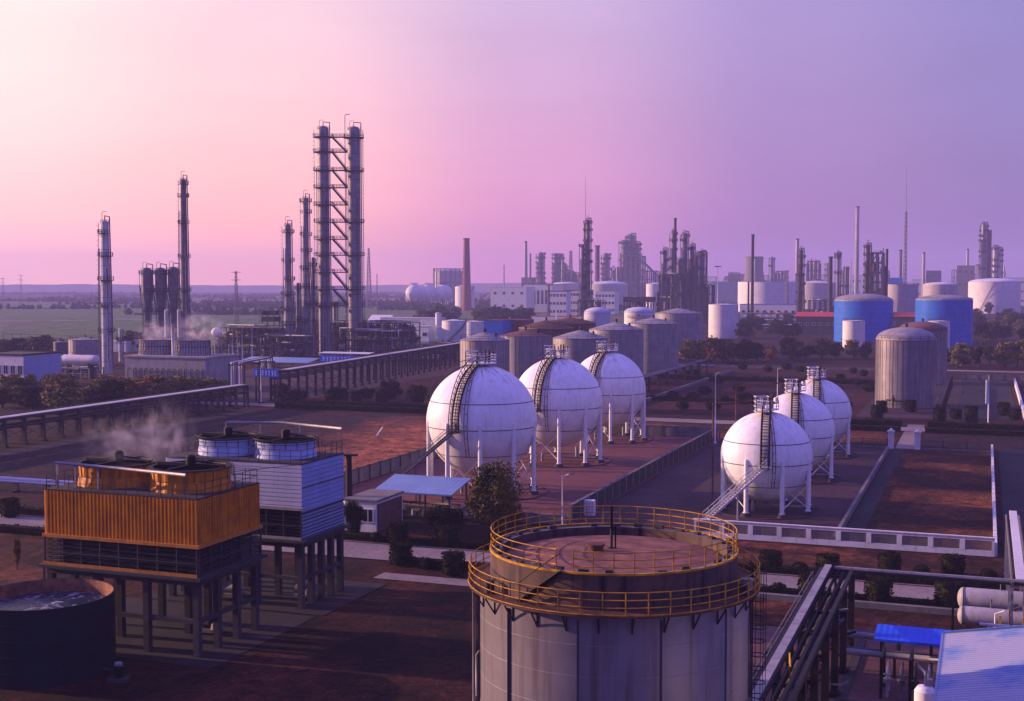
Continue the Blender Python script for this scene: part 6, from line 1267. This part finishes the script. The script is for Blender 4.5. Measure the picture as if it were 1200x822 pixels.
# tank yard fence posts, right
wall_run('pale low wall beyond the ribbed tank yard',-6,425,28,425,1.6,.3,'concrete',10)
wall_run('white low wall beyond the tree row behind the red field',-90,452,-20,452,1.0,.3,'concrete',0,False)
t=site_thing('pipe_trestle','black pipe frame along the right side of the ribbed tank','pipe frame',-8.6,300); m=MB()
for k in range(9): m.box(-.15,k*11-.15,0,.15,k*11+.15,3.4); m.box(-1.6,k*11-.1,2.6,.15,k*11+.1,2.8)
m.build('support',[M['black_iron']],t); m=MB(); m.tube([(-.6,0,2.9),(-.6,90,2.9)],.25,8); m.tube([(-1.2,0,2.9),(-1.2,90,2.9)],.18,8); m.build('pipe',[M['dark_steel']],t)
wall_run('white side wall of the yard right of the ribbed tank',8.5,300,8.5,410,1.4,.4,'white_wall',0,True,pm='white_wall')
t=site_thing('pipe_rack','low dark pipe rack at the feet of the long grey tanks','pipe rack',-86,330); m=MB()
for k in range(9): m.box(-.2,k*11-.2,0,.2,k*11+.2,4.2); m.box(-3.2,k*11-.2,0,-2.8,k*11+.2,4.2); m.box(-3.2,k*11-.15,3.8,.2,k*11+.15,4.1)
m.build('trestle',[M['dark_steel']],t); m=MB()
for q in (-2.6,-2,-1.2,-.5): m.tube([(q,-1,4.4),(q,92,4.4)],.2,6)
m.build('pipe',[M['mid_steel']],t)
wall_run('pale kerb wall along the foot of the long grey tanks',-80,300,-80,430,.9,.6,'concrete',0,False)
for k,(u,v,l) in enumerate(((1128,475,'short dark lamp post in the yard right of the ribbed tank, left of two'),(1149,475,'short dark lamp post in the yard right of the ribbed tank, right of two'))): pole(l,gw(u,v-14),4.2,.15,'dark_steel',name='lamp_post')
# ================================================================ STEAM
def steam(label,loc,size,seed,dens):
    m=bpy.data.materials.new('steam'); m.use_nodes=True; nt=m.node_tree; N=nt.nodes; L=nt.links; N.remove(N['Principled BSDF'])
    v=N.new('ShaderNodeVolumePrincipled'); v.inputs['Color'].default_value=(.93,.90,.93,1); L.new(v.outputs[0],N['Material Output'].inputs['Volume'])
    tc=N.new('ShaderNodeTexCoord'); gr=N.new('ShaderNodeTexGradient'); gr.gradient_type='SPHERICAL'; L.new(tc.outputs['Object'],gr.inputs[0])
    mp=N.new('ShaderNodeMapping'); mp.inputs['Location'].default_value=(seed,seed*.7,0); mp.inputs['Scale'].default_value=(1.6,1.6,1.1); L.new(tc.outputs['Object'],mp.inputs[0]); no=N.new('ShaderNodeTexNoise'); no.inputs['Scale'].default_value=1.7; no.inputs['Detail'].default_value=5; no.inputs['Distortion'].default_value=.6; L.new(mp.outputs[0],no.inputs['Vector'])
    a=N.new('ShaderNodeMapRange'); a.inputs[1].default_value=.47; a.inputs[2].default_value=.72; L.new(no.outputs[0],a.inputs[0])
    mu=N.new('ShaderNodeMath'); mu.operation='MULTIPLY'; L.new(a.outputs[0],mu.inputs[0]); L.new(gr.outputs[1],mu.inputs[1]); m2=N.new('ShaderNodeMath'); m2.operation='MULTIPLY'; L.new(mu.outputs[0],m2.inputs[0]); m2.inputs[1].default_value=dens; L.new(m2.outputs[0],v.inputs['Density'])
    b=MB(); b.lathe([(.01,-1)]+[(math.cos(R_(d)),math.sin(R_(d))) for d in range(-75,76,15)]+[(.01,1)],20,share=True); o=b.build('steam_plume',[m],None,loc); o.scale=size; tag(o,label,'steam',None,'stuff'); return o
x,y=W(-69.5,92); steam('faint steam over the left fan drum of the orange tower',(x,y,16.3),(4.5,3.5,2.6),1.3,.30); x,y=W(-62.8,93); steam('wisp of steam rising between the orange fan drums',(x-3,y,17.2),(2.8,2.4,3.4),4.1,.36)
steam('pale steam over the left fan stack of the concrete block',(xat(184,372),374,zat(372,398)+1.5),(7.5,6,4.5),7.7,.42); steam('pale steam over the right fan stack of the concrete block',(xat(234,372),374,zat(372,397)+2),(8.5,6,6.0),2.6,.42)
# ================================================================ pool water
m=bpy.data.materials.new('pool_water'); m.use_nodes=True; nt=m.node_tree; N=nt.nodes; L=nt.links; b=N['Principled BSDF']; b.inputs['Roughness'].default_value=.15
tc=N.new('ShaderNodeTexCoord'); no=N.new('ShaderNodeTexNoise'); no.inputs['Scale'].default_value=.32; no.inputs['Detail'].default_value=9; no.inputs['Roughness'].default_value=.66; no.inputs['Distortion'].default_value=3.2; L.new(tc.outputs['Object'],no.inputs['Vector'])
rp=N.new('ShaderNodeValToRGB'); e=rp.color_ramp.elements; e[0].position=.53; e[0].color=(.012,.028,.06,1); e[1].position=.74; e[1].color=(.62,.66,.74,1); L.new(no.outputs[0],rp.inputs[0]); L.new(rp.outputs[0],b.inputs['Base Color'])
r2=N.new('ShaderNodeMapRange'); r2.inputs[1].default_value=.5; r2.inputs[2].default_value=.62; r2.inputs[3].default_value=.12; r2.inputs[4].default_value=.8; L.new(no.outputs[0],r2.inputs[0]); L.new(r2.outputs[0],b.inputs['Roughness'])
bn=N.new('ShaderNodeBump'); bn.inputs['Strength'].default_value=.6; bn.inputs['Distance'].default_value=.3; L.new(no.outputs[0],bn.inputs['Height']); L.new(bn.outputs[0],b.inputs['Normal']); wtr.data.materials.append(m)
# ================================================================ AIR (haze)
HZ=(-4600,4600,-400,4600,-1.5,132)
m=MB(); m.box(HZ[0],HZ[2],HZ[4],HZ[1],HZ[3],HZ[5]); hz=bpy.data.materials.new('haze_air'); hz.use_nodes=True; nt=hz.node_tree; nt.nodes.remove(nt.nodes['Principled BSDF']); v=nt.nodes.new('ShaderNodeVolumePrincipled'); v.inputs['Color'].default_value=HAZE_COL; v.inputs['Density'].default_value=HAZE_D; v.inputs['Anisotropy'].default_value=.0; nt.links.new(v.outputs[0],nt.nodes['Material Output'].inputs['Volume'])
ho=m.build('haze',[hz]); tag(ho,'thin lilac haze lying over the whole refinery plain','haze',None,'stuff')
# ================================================================ LIGHT
SUN_AZ, SUN_EL = R_(-75), R_(14)          # azimuth measured from the view direction, clockwise
sd=Vector((math.sin(SUN_AZ)*math.cos(SUN_EL),math.cos(SUN_AZ)*math.cos(SUN_EL),math.sin(SUN_EL)))
sl=bpy.data.lights.new('sun','SUN'); sl.energy=SUN_E; sl.angle=R_(.6); sl.color=SUN_COL; so=bpy.data.objects.new('sun',sl); C.objects.link(so); so.rotation_euler=sd.to_track_quat('Z','Y').to_euler(); so.location=(-200,0,200)
wd=bpy.data.worlds.new('World'); sc.world=wd; wd.use_nodes=True; nt=wd.node_tree; N=nt.nodes; L=nt.links; bg=N['Background']
tc=N.new('ShaderNodeTexCoord'); sx=N.new('ShaderNodeSeparateXYZ'); L.new(tc.outputs['Generated'],sx.inputs[0])
at=N.new('ShaderNodeMath'); at.operation='ARCTAN2'; L.new(sx.outputs[0],at.inputs[0]); L.new(sx.outputs[1],at.inputs[1])   # 0 ahead, + right
azf=N.new('ShaderNodeMapRange'); azf.inputs[1].default_value=-PI; azf.inputs[2].default_value=PI; L.new(at.outputs[0],azf.inputs[0])
def ramp(stops):
    r=N.new('ShaderNodeValToRGB'); e=r.color_ramp.elements; r.color_ramp.interpolation='B_SPLINE' if False else 'EASE'
    while len(e)<len(stops): e.new(.5)
    for el,(deg,c) in zip(e,stops): el.position=(deg+180)/360; el.color=(*c,1)
    L.new(azf.outputs[0],r.inputs[0]); return r.outputs[0]
hor=ramp(SKY_H); up=ramp(SKY_U)
el=N.new('ShaderNodeMath'); el.operation='ARCSINE'; L.new(sx.outputs[2],el.inputs[0])
f1=N.new('ShaderNodeMapRange'); f1.inputs[1].default_value=R_(-1); f1.inputs[2].default_value=R_(15); f1.interpolation_type='SMOOTHSTEP'; L.new(el.outputs[0],f1.inputs[0])
mx=N.new('ShaderNodeMixRGB'); L.new(f1.outputs[0],mx.inputs[0]); L.new(hor,mx.inputs[1]); L.new(up,mx.inputs[2])
f2=N.new('ShaderNodeMapRange'); f2.inputs[1].default_value=R_(14); f2.inputs[2].default_value=R_(60); f2.interpolation_type='SMOOTHSTEP'; L.new(el.outputs[0],f2.inputs[0])
cn=N.new('ShaderNodeTexNoise'); cm_=N.new('ShaderNodeMapping'); cm_.inputs['Scale'].default_value=(2.2,2.2,11); L.new(tc.outputs['Generated'],cm_.inputs[0]); L.new(cm_.outputs[0],cn.inputs['Vector']); cn.inputs['Scale'].default_value=1.6; cn.inputs['Detail'].default_value=5; cn.inputs['Distortion'].default_value=.5
cr=N.new('ShaderNodeMapRange'); cr.inputs[1].default_value=.3; cr.inputs[2].default_value=.7; cr.inputs[3].default_value=.955; cr.inputs[4].default_value=1.045; L.new(cn.outputs[0],cr.inputs[0]); cx=N.new('ShaderNodeMixRGB'); cx.blend_type='MULTIPLY'; cx.inputs[0].default_value=1; L.new(mx.outputs[0],cx.inputs[1]); L.new(cr.outputs[0],cx.inputs[2]); mx=cx
m2=N.new('ShaderNodeMixRGB'); L.new(f2.outputs[0],m2.inputs[0]); L.new(mx.outputs[0],m2.inputs[1]); m2.inputs[2].default_value=(*SKY_Z,1)
sky=N.new('ShaderNodeTexSky'); sky.sky_type='NISHITA'; sky.sun_disc=False; sky.sun_elevation=SUN_EL; sky.sun_rotation=SUN_AZ; sky.air_density=1.5; sky.dust_density=3
ad=N.new('ShaderNodeMixRGB'); ad.blend_type='ADD'; ad.inputs[0].default_value=.12; 
sc10=N.new('ShaderNodeMixRGB'); sc10.blend_type='MULTIPLY'; sc10.inputs[0].default_value=1; L.new(m2.outputs[0],sc10.inputs[1]); sc10.inputs[2].default_value=(10,10,10,1)
L.new(sc10.outputs[0],ad.inputs[1]); L.new(sky.outputs[0],ad.inputs[2]); L.new(ad.outputs[0],bg.inputs['Color']); bg.inputs['Strength'].default_value=.1
# ================================================================ CAMERA, RENDER
cam=bpy.data.cameras.new('camera'); co=bpy.data.objects.new('camera',cam); C.objects.link(co); co.location=(0,0,H); co.rotation_euler=(PI/2-TH,0,0); cam.sensor_fit='HORIZONTAL'; cam.sensor_width=36; cam.lens=36*F/1200; cam.clip_start=.5; cam.clip_end=40000; sc.camera=co
sc.view_settings.view_transform='Standard'; sc.view_settings.look='None'; sc.view_settings.exposure=EXPO; sc.view_settings.gamma=1
sc.render.engine='CYCLES'; cy=sc.cycles; cy.use_denoising=True; cy.max_bounces=5; cy.diffuse_bounces=2; cy.glossy_bounces=2; cy.transmission_bounces=2; cy.volume_bounces=1; cy.volume_step_rate=2; cy.volume_max_steps=64
try: cy.denoiser='OPENIMAGEDENOISE'
except Exception: pass
